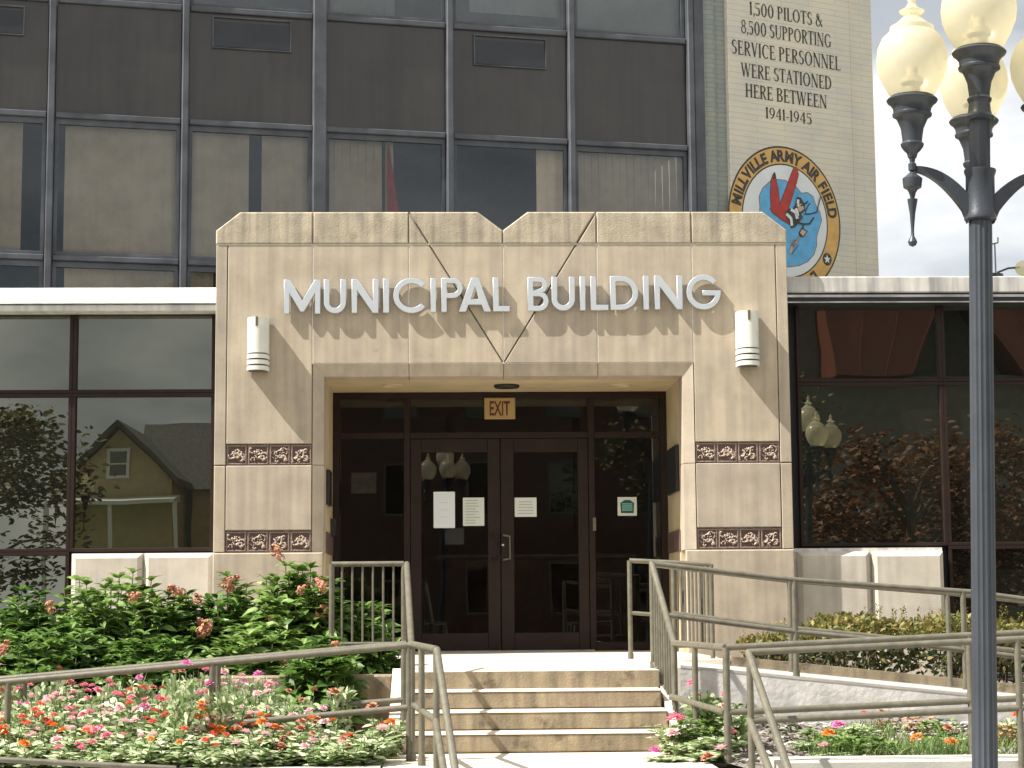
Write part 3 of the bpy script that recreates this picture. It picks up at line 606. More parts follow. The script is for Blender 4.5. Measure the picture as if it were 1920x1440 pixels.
# ---- sign letters
TT=.143
def arcp(cx,cy,rx,ry,a0,a1,n=18): return [(cx+rx*math.cos(R(a0+(a1-a0)*i/n)),cy+ry*math.sin(R(a0+(a1-a0)*i/n))) for i in range(n+1)]
def glyph(c,w):
    t=TT
    if c=='I': return [[(0,0),(w,0),(w,1),(0,1)]]
    if c=='L': return [[(0,0),(w,0),(w,t),(t,t),(t,1),(0,1)]]
    if c=='N': return [[(0,0),(t,0),(t,.70),(w-t*1.1,0),(w,0),(w,1),(w-t,1),(w-t,.30),(t*1.1,1),(0,1)]]
    if c=='M': return [[(0,0),(t,0),(t,.64),(w/2-.045,.06),(w/2+.045,.06),(w-t,.64),(w-t,0),(w,0),(w,1),(w-t*1.1,1),(w/2,.36),(t*1.1,1),(0,1)]]
    if c=='A': return [[(0,0),(.19,0),(.27,.21),(w-.27,.21),(w-.19,0),(w,0),(w/2+.1,1),(w/2-.1,1)],[(.335,.36),(w/2,.78),(w-.335,.36)]]
    if c=='U':
        r=w/2; return [[(0,1)]+arcp(r,r,r,r,180,360)+[(w,1),(w-t,1)]+arcp(r,r,r-t,r-t,360,180)+[(t,1)]]
    if c=='P':
        r=.29; return [[(0,0),(t,0),(t,.42)]+arcp(w-r,.71,r,r,-90,90,12)+[(0,1)],[(t,.42+t*.9)]+arcp(w-r,.71,r-t*.9,r-t*.9,-90,90,10)+[(t,1-t*.9)]]
    if c=='B':
        r1=.235;r2=.285
        return [[(0,0)]+arcp(w-r2,r2,r2,r2,-90,75,12)+arcp(w-r1-.03,1-r1,r1,r1,-75,90,12)+[(0,1)],
                [(t,t*.9)]+arcp(w-r2,r2,r2-t*.9,r2-t*.9,-90,90,8)+[(t,2*r2-t*.9)],[(t,2*r2+.01)]+arcp(w-r1-.03,1-r1,r1-t*.9,r1-t*.85,-90,90,8)+[(t,1-t*.85)]]
    if c=='D':
        rx=min(.5,w-.2); return [[(0,0)]+arcp(w-rx,.5,rx,.5,-90,90,16)+[(0,1)],[(t,t*.95)]+arcp(w-rx,.5,rx-t,.5-t*.95,-90,90,14)+[(t,1-t*.95)]]
    if c=='C': 
        r=.52; return [arcp(r,.5,r,.52,42,318,26)+arcp(r,.5,r-t,.52-t,318,42,26)]
    if c=='G':
        r=.52; return [arcp(r,.5,r,.52,42,356,28)+[(2*r,.54),(r*.95,.54),(r*.95,.54-t*.9),(2*r-t*1.25,.54-t*.9)]+arcp(r,.5,r-t,.52-t,338,42,26)]
YL=-.058
LT=[('M',533,600,558),('U',608,648,557),('N',660,709,557),('I',719,729,556),('C',738,798,555),('I',808,817,554),('P',828,867,554),('A',861,920,553),('L',925,955,552),
    ('B',990,1028,551),('U',1035,1077,550),('I',1088,1097,550),('L',1108,1140,549),('D',1145,1196,549),('I',1207,1216,548),('N',1228,1279,547),('G',1288,1352,547)]
T=thing('building_sign','raised silver letters reading MUNICIPAL BUILDING across the stone front','sign',(0,0,3.2))
sc_=(Z_(940,522,YL)-Z_(940,584,YL)); zbase=Z_(940,583.5,YL)
z_base=lambda px:Z_(px,583.5+(940-px)*.0112,YL)
z0L=Z_(566,587.5,YL); z0R=Z_(1320,578.5,YL)
for ch,pa,pb,pc in LT:
    xa=X_(pa,pc,YL); xb=X_(pb,pc,YL); wv=(xb-xa)/sc_
    me=curve_mesh([[(x*sc_,z*sc_) for x,z in lp] for lp in glyph(ch,wv)],.036,.003)
    if ch in 'CG':
        xsn=[v.co.x for v in me.vertices]; f_=(xb-xa)/(max(xsn)-min(xsn))
        for v in me.vertices: v.co.x*=f_
    me.materials.append(M['letter']); o=link('letter',me,T)
    k=(( (xa+xb)/2)-X_(566,557,YL))/(X_(1320,547,YL)-X_(566,557,YL))
    o.location=(xa,YL+.018,z0L+(z0R-z0L)*k)
    # studs
g=MB()
for ch,pa,pb,pc in LT:
    xa=X_(pa,pc,YL); xb=X_(pb,pc,YL); k=(((xa+xb)/2)-X_(566,557,YL))/(X_(1320,547,YL)-X_(566,557,YL)); zz_=z0L+(z0R-z0L)*k
    xs_=[(xa+.02)] if ch!='C' and ch!='G' else [(xa+.03)]
    if ch in 'MNU': xs_.append(xb-.02)
    for x in xs_:
        for q in ((.15,.85) if ch not in 'CGU' else (.5,)): g.tube([(x+.005,YL+.034,zz_+q*sc_),(x+.005,.002,zz_+q*sc_)],.006,6)
g.build('stud',M['letter'],T)
# ================================================================ glass tower behind
PH=R(12); O1=atY(690,300,5.0); O1=Vector((O1.x,O1.y,0))
def loc_at(px,py,O,ph,y0=0):
    c=math.cos(-ph);s=math.sin(-ph); d=ray(px,py); a=CAM-O
    ax,ay=a.x*c-a.y*s,a.x*s+a.y*c; dx,dy=d.x*c-d.y*s,d.x*s+d.y*c
    t=(y0-ay)/dy; return ax+dx*t,CAM.z+d.z*t
TW=thing('office_tower','dark glass office tower rising behind the stone entrance','building',tuple(O1),PH); LOCAL.add(TW.name)
def tS(px,py=240,y0=0): return loc_at(px,py,O1,PH,y0)[0]
def tZ(px,py,y0=0): return loc_at(px,py,O1,PH,y0)[1]
mull=[tS(95),tS(346),tS(598),tS(842),tS(1070),tS(1294)]
dm=mull[1]-mull[0]; mull=[mull[0]-2*dm,mull[0]-dm]+mull
zA=tZ(690,39); zB_=tZ(690,247); zC=tZ(220,488); fl=(zA-zB_)+2.3
H=zA+3.4
def tbox(x0,x1,y0,y1,z0,z1,name,mt,bev=.004,parent=TW,label=None):
    g=MB(); g.box(x0,x1,y0,y1,z0,z1,bev); return g.build(name,M[mt],parent,label)
for i,x in enumerate(mull):
    wd_=.085 if i==4 else .042
    tbox(x-wd_,x+wd_,-.10,.06,0,H,'mullion','towerframe',.012)
tT=lambda z,nm: [tbox(mull[i]+(.085 if i==4 else .05)+.001,mull[i+1]-(.085 if i+1==4 else .05)-.001,-.045,.06,z-.035,z+.035,nm,'towerframe',.01) for i in range(7)]
for z in (zA,zB_,zC): tT(z,'transom')
for i in range(7):
    a=mull[i]+(.085 if i==4 else .05)+.002; b_=mull[i+1]-(.085 if i+1==4 else .05)-.002
    tbox(a,b_,.0,.05,zB_+.036,zA-.036,'spandrel_panel','spandrel',0)
    tbox(a,b_,.0,.05,zA+2.0,H,'spandrel_panel','spandrel',0)
    # window between zC and zB, small panes below zC, upper pane above zA
    for z0,z1 in ((zC+.036,zB_-.036),(zC-1.4,zC-.036),(zA+.036,zA+1.99)):
        g=MB(); f_=.045; y=.0
        g.box(a,b_,y,y+.05,z1-f_*1.6,z1,.003); g.box(a,b_,y,y+.05,z0,z0+f_,.003); g.box(a,a+f_,y+.001,y+.05,z0+f_,z1-f_*1.6); g.box(b_-f_,b_,y+.001,y+.05,z0+f_,z1-f_*1.6)
        o=g.build('window',M['towerframe'],TW)
        g=MB(); g.add([(a+f_,.03,z0+f_),(b_-f_,.03,z0+f_),(b_-f_,.03,z1-f_*1.6),(a+f_,.03,z1-f_*1.6)],[(0,1,2,3)]); g.build('pane',M['glassT'],o)
# dark rooms behind the panes
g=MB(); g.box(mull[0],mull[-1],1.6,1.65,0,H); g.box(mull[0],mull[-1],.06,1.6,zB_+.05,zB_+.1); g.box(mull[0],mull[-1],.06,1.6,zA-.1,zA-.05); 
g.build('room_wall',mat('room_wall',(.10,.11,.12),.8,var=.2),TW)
def curtain(pa,pb,py0,py1,kind=0,y=.12,zt=None,zb=None,mt='curtain'):
    x0=tS(pa,py1,y); x1=tS(pb,py1,y); z1=zt if zt else tZ((pa+pb)/2,py0,y); z0=zb if zb is not None else zC+.02
    g=MB(); n=max(2,int((x1-x0)/.022)); vs=[]
    if kind==0:
        for i in range(n+1):
            x=x0+(x1-x0)*i/n; yy=y+.006*math.sin(i*1.05)+.003*math.sin(i*.33); vs+= [(x,yy,z0),(x,yy,z1)]
        g.add(vs,[(2*i,2*i+2,2*i+3,2*i+1) for i in range(n)]); g.build('curtain',M[mt],TW)
    else:
        n=int((x1-x0)/.095); rnd=random.Random(int(pa))
        for i in range(n):
            xa=x0+(x1-x0)*i/n; a_=rnd.uniform(.004,.012); g.add([(xa,y,z0),(xa+(x1-x0)/n*1.06,y+a_,z0),(xa+(x1-x0)/n*.985,y+a_,z1),(xa,y,z1)],[(0,1,2,3)])
        g.build('vertical_blind',M[mt],TW)
curtain(-330,-170,240,380); curtain(-130,40,222,380); curtain(120,334,238,380); curtain(350,466,244,380); curtain(490,581,250,380)
curtain(612,716,262,380,1); curtain(1006,1057,280,380); curtain(1083,1282,284,380,1); curtain(722,738,262,380,1)
for pa,pb in ((120,334),(355,400)): curtain(pa,pb,505,530,0,zb=zC-1.3,zt=zC-.06)
M['blind_and_sky']=mat('pale_blue_blind_and_sky',(.42,.48,.52),.9,var=.1)
curtain(1083,1286,2,40,1,mt='blind_and_sky',zb=zA+.05,zt=zA+1.9); curtain(612,740,2,20,0,mt='blind_and_sky',zb=zA+.05,zt=zA+1.9); curtain(880,1050,2,20,0,mt='blind_and_sky',zb=zA+.25,zt=zA+1.9)  # leftmost sheet: sky mirrored in the pane, painted as pale blue cloth
# spandrel ventilation grilles
def vent(pa,pb,py0,py1):
    x0=tS(pa,(py0+py1)/2,-.02); x1=tS(pb,(py0+py1)/2,-.02); z1=tZ((pa+pb)/2,py0+4,-.02); z0=tZ((pa+pb)/2,py1-4,-.02)
    g=MB(); g.box(x0,x1,-.03,-.001,z1-.02,z1,.002); g.box(x0,x1,-.03,-.001,z0,z0+.012,.002); g.box(x0,x0+.018,-.03,-.001,z0+.012,z1-.02); g.box(x1-.012,x1,-.03,-.001,z0+.012,z1-.02)
    v=g.build('vent',M['towerframe'],TW); g=MB(); n=1
    for i in range(n):
        z=z0+.02+(z1-z0-.05)*i/n; h=(z1-z0-.05)/n; g.add([(x0+.018,-.022,z),(x1-.012,-.022,z),(x1-.012,-.004,z+h*.9),(x0+.018,-.004,z+h*.9)],[(0,1,2,3)])
    g.build('grille',M['vent'],v)
vent(398,546,30,98); vent(888,1024,64,130); vent(-105,46,2,66)
# flag inside the window
fx=tS(719,330,.3); T=thing('flag','dark red flag hanging on a gold pole inside the tower window','flag',tuple(Matrix.Translation(O1)@Matrix.Rotation(PH,4,'Z')@Vector((fx,.085,zC-.3))),PH); LOCAL.add(T.name)
g=MB(); zt_f=tZ(722,262,.2)-zC+.3; g.tube([(0,0,0),(0,0,zt_f)],.012,8); g.lathe([(.001,.10),(.018,.07),(.022,.04),(.012,0)][::-1],(0,0,zt_f),10); g.build('flag_pole',M['gold'],T,smooth=True)
def flg(x0,x1,top,seed):
    g=MB(); n=12; m_=14; vs=[]
    for j in range(m_+1):
        v=j/m_; wv=x0+(x1-x0)*(v**1.1)
        for i in range(n+1):
            u=i/n; vs.append((wv*u*1.0+.015,-.02+.02*math.sin(u*9+v*2+seed),top-v*(top-.1)))
    g.add(vs,[(j*(n+1)+i,j*(n+1)+i+1,(j+1)*(n+1)+i+1,(j+1)*(n+1)+i) for j in range(m_) for i in range(n)]); return g
flg(.02,.30,zt_f-.12,0).build('flag_cloth',M['flagred'],T,smooth=True)
# ---- pylon with painted inscription
PP=R(26.5)
ex,_=loc_at(1320,250,O1,PH); ex2,_=loc_at(1366,250,O1,PH)
mtw=Matrix.Translation(O1)@Matrix.Rotation(PH,4,'Z')
O2=mtw@Vector((ex2,-.05,0)); O2.z=0
g=MB(); xa=mull[-1]+.051; g.box(xa,ex,-.06,.5,0,H+1,.01); g.build('end_post',M['towerframe'],TW)
xm_,_=loc_at(1342,250,O1,PH)
g=MB(); g.box(ex+.001,xm_,-.02,.6,0,H+1,.006); g.box(xm_+.001,ex2-.002,.015,.6,0,H+1,.006); g.build('masonry_return',M['pylon_side'],TW)
PY=thing('masonry_pylon','tall pale brick tower end painted with wartime air field lettering and emblem','tower wall',tuple(O2),PP); LOCAL.add(PY.name)
def pS(px,py,y0=0): return loc_at(px,py,O2,PP,y0)
xe1=pS(1600,260)[0]; xe2=pS(1641,260)[0]
g=MB(); g.box(0,xe1-.002,0,1.0,0,H+1,0); g.box(xe1+.002,xe2,.012,1.0,0,H+1,0); g.box(xe1-.012,xe1+.012,-.012,.02,0,H+1,.004)
g.build('brick_wall',M['pylon'],PY)
# serif lettering made of strokes
def ser(c):
    """strokes in a box of height 1; returns list of polygons and the advance width"""
    P=[]; T1=.155; t=.068; S=.10
    def rect(x0,x1,y0,y1): P.append([(x0,y0),(x1,y0),(x1,y1),(x0,y1)])
    def sf(x,y,w=.13): rect(x-w,x+w,y,y+.04) if y<.5 else rect(x-w,x+w,y-.04,y)
    def V(x,y0=0,y1=1,w=T1,s=(1,1)):
        rect(x-w/2,x+w/2,y0,y1)
        if s[0]: sf(x,y0)
        if s[1]: sf(x,y1)
    def Hh(y,x0,x1,w=t): rect(x0,x1,y-w/2,y+w/2)
    def diag(x0,y0,x1,y1,w=T1): P.append([(x0-w/2,y0),(x0+w/2,y0),(x1+w/2,y1),(x1-w/2,y1)])
    def arc(cx,cy,rx,ry,a0,a1,wx=T1,wy=t,n=12):
        for i in range(n):
            a=R(a0+(a1-a0)*i/n); b=R(a0+(a1-a0)*(i+1)/n)
            P.append([(cx+rx*math.cos(a),cy+ry*math.sin(a)),(cx+rx*math.cos(b),cy+ry*math.sin(b)),(cx+(rx-wx)*math.cos(b),cy+(ry-wy)*math.sin(b)),(cx+(rx-wx)*math.cos(a),cy+(ry-wy)*math.sin(a))])
    w=.6
    if c=='I': V(.17); w=.34
    elif c=='1': V(.17,s=(1,0)); diag(.06,.84,.15,.97,.09); w=.36
    elif c=='L': V(.17); Hh(.03,.1,.56); rect(.53,.57,0,.22); w=.60
    elif c in 'EF':
        V(.17); Hh(.97,.1,.54); Hh(.52,.2,.44); rect(.50,.54,.78,1); rect(.42,.45,.42,.62)
        if c=='E': Hh(.03,.1,.58); rect(.55,.59,0,.24)
        w=.63
    elif c=='H': V(.17); V(.62); Hh(.52,.17,.62); w=.79
    elif c=='T': V(.34,s=(1,0)); Hh(.97,.03,.65); rect(.02,.06,.76,1); rect(.62,.66,.76,1); w=.68
    elif c=='N': V(.15,w=.06); V(.68,w=.06,s=(0,1)); diag(.66,0,.17,1,.16); w=.82
    elif c=='V': diag(.36,0,.13,1,.15); diag(.36,0,.58,1,.07); sf(.12,1); sf(.58,1,.1); w=.70
    elif c=='W': diag(.32,0,.12,1,.14); diag(.32,0,.52,1,.06); diag(.72,0,.52,1,.14); diag(.72,0,.93,1,.06); sf(.12,1); sf(.52,1); sf(.93,1,.1); w=1.05
    elif c=='A': diag(.10,0,.36,1,.06); diag(.62,0,.36,1,.15); Hh(.34,.2,.52); sf(.10,0,.1); sf(.62,0); w=.73
    elif c in 'PRB':
        V(.17); yc=.75 if c!='B' else .76; arc(.34,yc,.27,.25,-90,90); Hh(.972,.17,.36); Hh(yc-.222,.17,.36); w=.66
        if c=='R': diag(.60,0,.33,.5,.15); sf(.62,0,.1); w=.72
        if c=='B': arc(.34,.27,.32,.27,-90,90); Hh(.03,.17,.36); w=.72
    elif c=='D': V(.17); arc(.30,.5,.44,.5,-90,90); Hh(.972,.17,.32); Hh(.028,.17,.32); w=.80
    elif c in '0O': rx=.30 if c=='0' else .38; arc(rx+.05,.5,rx,.51,0,360,n=24); w=2*rx+.1
    elif c=='U': V(.17,.3,1,s=(0,1)); V(.64,.3,1,.06,s=(0,1)); arc(.385,.32,.285,.34,180,360,.10,.06); w=.78
    elif c=='C': arc(.43,.5,.38,.51,50,310,n=18); rect(.66,.70,.70,.93); w=.76
    elif c=='G': arc(.43,.5,.38,.51,50,325,n=18); rect(.66,.70,.70,.93); V(.68,.08,.42,.12,s=(0,0)); rect(.56,.80,.40,.44); w=.84
    elif c=='S': arc(.30,.75,.23,.26,40,270,n=12); arc(.30,.27,.26,.28,-140,90,n=14); rect(.50,.53,.74,.94); rect(.05,.08,.06,.28); w=.60
    elif c=='5': arc(.28,.31,.27,.33,-140,115,n=14); rect(.10,.14,.52,.98); rect(.12,.50,.90,.98); w=.60
    elif c=='8': arc(.31,.76,.22,.25,0,360,.10,n=18); arc(.31,.28,.27,.29,0,360,.11,n=18); w=.62
    elif c=='9': arc(.31,.66,.26,.35,0,360,.11,n=18); arc(.12,.66,.45,.66,-85,0,.12,n=10); w=.64
    elif c=='4': V(.43,s=(1,0),w=.13); Hh(.30,.04,.60,.06); diag(.07,.30,.42,1,.07); w=.64
    elif c==',': P.append([(.06,.14),(.18,.14),(.18,.02),(.08,-.16),(.05,-.14),(.10,.0),(.06,.0)]); w=.2
    elif c=='-': Hh(.34,.05,.32,.08); w=.37
    elif c=='&': arc(.30,.78,.17,.22,0,360,.07,n=16); arc(.29,.27,.25,.28,60,330,.12,n=16); diag(.72,0,.22,.85,.13); diag(.50,.12,.66,.50,.06); sf(.66,.52,.1) ; w=.82
    elif c==' ': w=.30
    return P,w
def inscription(txt,pxl,pxr,pyc,hpx):
    (xl,zl_)=pS(pxl,pyc-.155*(pxr-pxl)/2,-.004); (xr_,zr_)=pS(pxr,pyc+.155*(pxr-pxl)/2,-.004); zc=(zl_+zr_)/2
    h=pS((pxl+pxr)/2,pyc-hpx/2)[1]-pS((pxl+pxr)/2,pyc+hpx/2)[1]
    gl=[ser(c) for c in txt]; tot=sum(w for _,w in gl); sx_=(xr_-xl)/(tot)
    g=MB(); x=xl; k=0
    for P,w in gl:
        for p in P:
            k+=1; yy=-.0035
            g.add([(x+u*sx_,yy,zc+(v-.5)*h) for u,v in p],[tuple(range(len(p)))])
        x+=w*sx_
    g.build('inscription',M['ink'],PY)
for t_,l,r_,yc,hh in (('1,500 PILOTS &',1405,1543,27,24),('8,500 SUPPORTING',1389,1559,63,25),('SERVICE PERSONNEL',1371,1576,103,26),('WERE STATIONED',1389,1560,143,25),('HERE BETWEEN',1397,1551,180,25),('1941-1945',1435,1523,217,21)): inscription(t_,l,r_,yc,hh)
# painted emblem
cxp,cyp=1472,414
ccx,ccz=pS(cxp,cyp); rx=(pS(1578,430)[0]-pS(1367,400)[0])/2; rz=abs(ccz-pS(cxp,275)[1])
M['e_or']=mat('emblem_orange',(.60,.36,.12),.8,var=.15,scale=5); M['e_wh']=mat('emblem_white',(.66,.68,.68),.8,var=.06); M['e_bl']=mat('emblem_blue',(.12,.37,.62),.8,var=.15,scale=6); M['e_rd']=mat('emblem_red',(.42,.05,.04),.8,var=.2,scale=8); M['e_br']=mat('emblem_brown_line',(.25,.14,.10),.8); M['e_tn']=mat('emblem_tan',(.50,.36,.28),.8)
em=MB(); EM=['ink','e_or','e_wh','e_bl','e_rd','e_br','e_tn']
def ell(k,y,m_):
    em.m=m_; em.add([(ccx+rx*k*math.cos(2*PI*i/72),y,ccz+rz*k*math.sin(2*PI*i/72)) for i in range(72)],[tuple(range(72))])
ell(1,-.003,0); ell(.975,-.0045,1); ell(.765,-.006,0); ell(.745,-.0075,2)
def pz(zx,zy): return (1340+zx/6,260+zy/6)
def epoly(pts,y,m_,grow=0):
    q=[pS(*pz(*p),0) for p in pts]
    if grow:
        cx=sum(p[0] for p in q)/len(q); cz=sum(p[1] for p in q)/len(q)
        a=sum(q[i][0]*q[(i+1)%len(q)][1]-q[(i+1)%len(q)][0]*q[i][1] for i in range(len(q)))
        if a<0: q=q[::-1]
        q=inset(q,-grow)
    me=curve_mesh([q]); b=len(em.v); em.v+=[(v.co.x,y,v.co.z) for v in me.vertices]; em.f+=[tuple(b+i for i in p.vertices) for p in me.polygons]; em.mi+=[m_]*len(me.polygons)
def estroke(pts,wpx,y,m_=0):
    q=[Vector(pS(*pz(*p),0)) for p in pts]; 
    for i in range(len(q)-1):
        a,b_=q[i],q[i+1]; d=(b_-a).normalized(); n_=Vector((-d.y,d.x))*wpx*.0009; em.m=m_
        em.add([(a.x+n_.x-d.x*.004,y-.0002*i,a.y+n_.y-d.y*.004),(a.x-n_.x-d.x*.004,y-.0002*i,a.y-n_.y-d.y*.004),(b_.x-n_.x+d.x*.004,y-.0002*i,b_.y-n_.y+d.y*.004),(b_.x+n_.x+d.x*.004,y-.0002*i,b_.y+n_.y+d.y*.004)],[(0,1,2,3)])
cloud=[(508,770),(500,650),(540,560),(615,490),(700,466),(790,474),(850,520),(910,545),(970,620),(1040,612),(1100,655),(1128,750),(1175,830),(1195,920),(1160,1030),(1138,1110),(1140,1200),(1110,1300),(1040,1380),(940,1425),(820,1440),(700,1400),(620,1300),(590,1150),(540,1000),(505,880)]
epoly(cloud,-.009,5,.012); epoly(cloud,-.0105,3)
wing1=[(630,470),(655,400),(670,388),(688,480),(712,600),(724,740),(700,800),(630,800),(622,640)]
wing2=[(885,330),(915,330),(935,400),(915,490),(880,600),(845,720),(815,800),(770,880),(740,900),(700,860),(715,770),(760,660),(820,500)]
low=[(620,790),(820,780),(800,860),(860,980),(760,920),(640,830)]
for w_ in (low,wing1,wing2): epoly(w_,-.0125,0,.009)
for i,w_ in enumerate((low,wing1,wing2)): epoly(w_,-.0141-.0004*i,4)
epoly([(645,460),(657,400),(670,388),(682,450)],-.0155,0)
body=[(790,830),(830,790),(900,790),(950,830),(985,890),(940,940),(880,1000),(840,960),(800,900)]
epoly(body,-.017,0,.004)
for a in (((800,850),(850,900),(860,980)),((850,800),(900,830),(920,900)),((905,790),(920,830),(925,870))): estroke(a,24,-.019,2)
head=[(880,790),(905,720),(920,660),(960,670),(1000,740),(1010,800),(960,850),(900,830)]
epoly(head,-.0172,0,.004); epoly([(925,800),(930,740),(975,735),(1000,790),(950,830)],-.019,6); estroke([(930,690),(925,760)],22,-.0193,2)
for a,w_ in (([(1000,850),(1060,850),(1140,830),(1160,740),(1180,660)],9),([(1010,830),(1040,760),(1065,730)],9),([(960,760),(1000,740),(1040,710)],12),([(930,950),(1000,965),(1060,960),(1105,890)],14),([(850,1000),(900,980),(930,930)],16),([(880,780),(920,740)],10),([(985,970),(985,1010)],10)): estroke(a,w_,-.0205)
epoly([(940,1060),(970,1005),(1035,1045),(990,1110),(950,1100)],-.0175,0,.004); epoly([(950,1060),(975,1020),(1025,1050),(985,1100)],-.0185,6)
estroke([(945,1110),(900,1180)],16,-.019,0); estroke([(945,1110),(900,1180)],9,-.0200,6); estroke([(905,1150),(860,1220)],30,-.0192,5); estroke([(860,1220),(840,1290)],20,-.0194,6); estroke([(930,1200),(860,1300)],6,-.0208,0)
em.m=0
emo=em.build('painted_emblem',[M[k] for k in EM],PY)
# fix winding for the viewer side is not needed for flat paint
def ring_text(txt,a0,a1,k,hh):
    ws=[]
    for c in txt: ws.append(.34 if c==' ' else {'I':.36,'M':.98,'W':1.0,'L':.62,'F':.66,'E':.70,'A':.82,'V':.80,'R':.8,'Y':.8,'D':.82}.get(c,.75))
    tot=sum(ws); pos=0
    for c,w_ in zip(txt,ws):
        a=a0+(a1-a0)*(pos+w_/2)/tot; pos+=w_
        if c==' ': continue
        me,tw_=text_mesh(c,None,hh,0,.05); me.materials.append(M['ink']); o=link('emblem_letter',me,PY)
        ar=R(a); x=ccx+rx*k*math.cos(ar); z=ccz+rz*k*math.sin(ar)
        # tangent direction on the ellipse
        tx,tz=rx*math.sin(ar),-rz*math.cos(ar); o.location=(x,-.0065,z); o.rotation_euler=(0,-math.atan2(tz,tx),0); o.scale=(.92,1,1)
ring_text('MILLVILLE ARMY AIR FIELD',171,7,  .868,.155*rz*1.02)
ring_text('L',-52,-58,.868,.155*rz)
g=MB(); a=R(-32); x=ccx+rx*.868*math.cos(a); z=ccz+rz*.868*math.sin(a); q=.05*rz
g.m=0; g.add([(x+q*1.5*math.cos(2*PI*i/24),-.006,z+q*1.7*math.sin(2*PI*i/24)) for i in range(24)],[tuple(range(24))]); g.m=1
g.add([(x+q*(1.15 if i%2==0 else .5)*math.sin(2*PI*i/10),-.0075,z+q*(1.3 if i%2==0 else .55)*math.cos(2*PI*i/10)) for i in range(10)],[tuple(range(10))]); g.build('emblem_star',[M['ink'],M['e_wh']],PY)
# ================================================================ handrails
RR=.021
class Rail:
    def __init__(s,label,loc): s.t=thing('handrail',label,'handrail',loc); s.n=0
    def bar(s,pts,r=RR,name='rail',smooth=True): g=MB(); g.tube([Vector(p) for p in pts],r,12); return g.build(name,M['rail'],s.t,smooth=True)
    def post(s,p,zf,r=RR): g=MB(); p=Vector(p); g.tube([(p.x,p.y,zf),(p.x,p.y,p.z)],r,12); g.tube([(p.x,p.y,zf),(p.x,p.y,zf+.05)],r*1.25,12); return g.build('post',M['rail'],s.t,smooth=True)
    def pickets(s,a,b,la,lb,n,r=.008):
        """n pickets evenly from a(top)->b(top), with feet from la to lb"""
        a,b,la,lb=map(Vector,(a,b,la,lb))
        for i in range(n):
            k=(i+1)/(n+1); g=MB(); g.tube([la.lerp(lb,k),a.lerp(b,k)],r,6); g.build('picket',M['rail'],s.t,smooth=True)
# left guard and stair rail
Yg=-3.72
A=atY(622,1058,Yg); Bp=atY(757,1057,Yg)
r=Rail('short picket guard rail on the low wall left of the steps',(A.x,Yg,0))
r.bar([A,Bp]); zb_=atY(690,1207,Yg).z; r.bar([(A.x,Yg,zb_),(Bp.x,Yg,zb_)],.014); r.post(A,-.05); r.post(Bp,-.02); r.pickets(A,Bp,(A.x,Yg,zb_),(Bp.x,Yg,zb_),6,.009)
C0=atY(763,1058,Yg+.0); C1=atY(771,1208,-5.84); C2=atY(819,1218,-6.7); C3=atY(862,1500,-7.9)
r=Rail('left stair handrail descending beside the steps and on towards the street',(C1.x,C1.y,WALK))
r.bar([(C0.x,C0.y-.045,C0.z),C1],.023); r.bar([C1,C2],.023); r.bar([C2,C3],.023); r.post((C1.x+.005,C1.y,C1.z),WALK); 
p=C1.lerp(C2,.42); r.post(p,WALK); p=C1.lerp(C2,.98); r.post(p,WALK-.3)
m1=atY(776,1322,-5.84); m2=atY(817,1351,-6.7); m3=atY(838,1480,-7.5); r.bar([m1,m2]); r.bar([m2,m3]); r.post((C3.x,C3.y,C3.z),ST)
# left long rails
for Yr,pa,pb,ma,mb_,lab in ((-5.84,(-260,1303),(769,1210),(-260,1420),(772,1326),'long sloping rail in front of the flower bed left of the steps'),(-5.0,(-260,1296),(762,1207),(-260,1404),(766,1311),'rear rail of the pair sloping down behind the flower bed')):
    a=atY(*pa,Yr); b=atY(*pb,Yr); r=Rail(lab,(b.x,Yr,WALK)); r.bar([a,b],.022); a2=atY(*ma,Yr); b2=atY(*mb_,Yr); r.bar([a2,b2])
    for px in ((767,398,15,-250) if Yr<-5.5 else (757,408,45,-230)):
        x=X_(px,1300,Yr); k=(x-a.x)/(b.x-a.x); r.post(a.lerp(b,k),WALK-.05)
# low pipe rail at the very front left
a=atY(-300,1409,-7.6); b=atY(330,1441,-7.6); r=Rail('lowest pipe rail crossing the bottom left corner before the flower bed',(a.x,-7.6,ST)); r.bar([a,b],.016); r.post(a,ST); r.post(b,ST)
# right stair rail
D0=atY(1222,1056,-4.09); D1=atY(1264,1206,-4.86); D2=atY(1361,1214,-6.2)
r=Rail('right stair handrail with pickets beside the steps',(D1.x,D1.y,WALK))
r.bar([D0,D1,D2],.023); r.post(D0,0); r.post((D1.x,D1.y,D1.z),WALK); p=D1.lerp(D2,.42); r.post(p,WALK); r.post(D2,WALK,.023)
f0=Vector((D0.x,D0.y,.045)); f1=Vector((D1.x,D1.y,-.30)); r.bar([f0,f1],.013); r.pickets(D0,D1,f0,f1,8,.009)
e1=atY(1260,1306,-4.86); e2=atY(1360,1336,-6.2); r.bar([e1,e2])
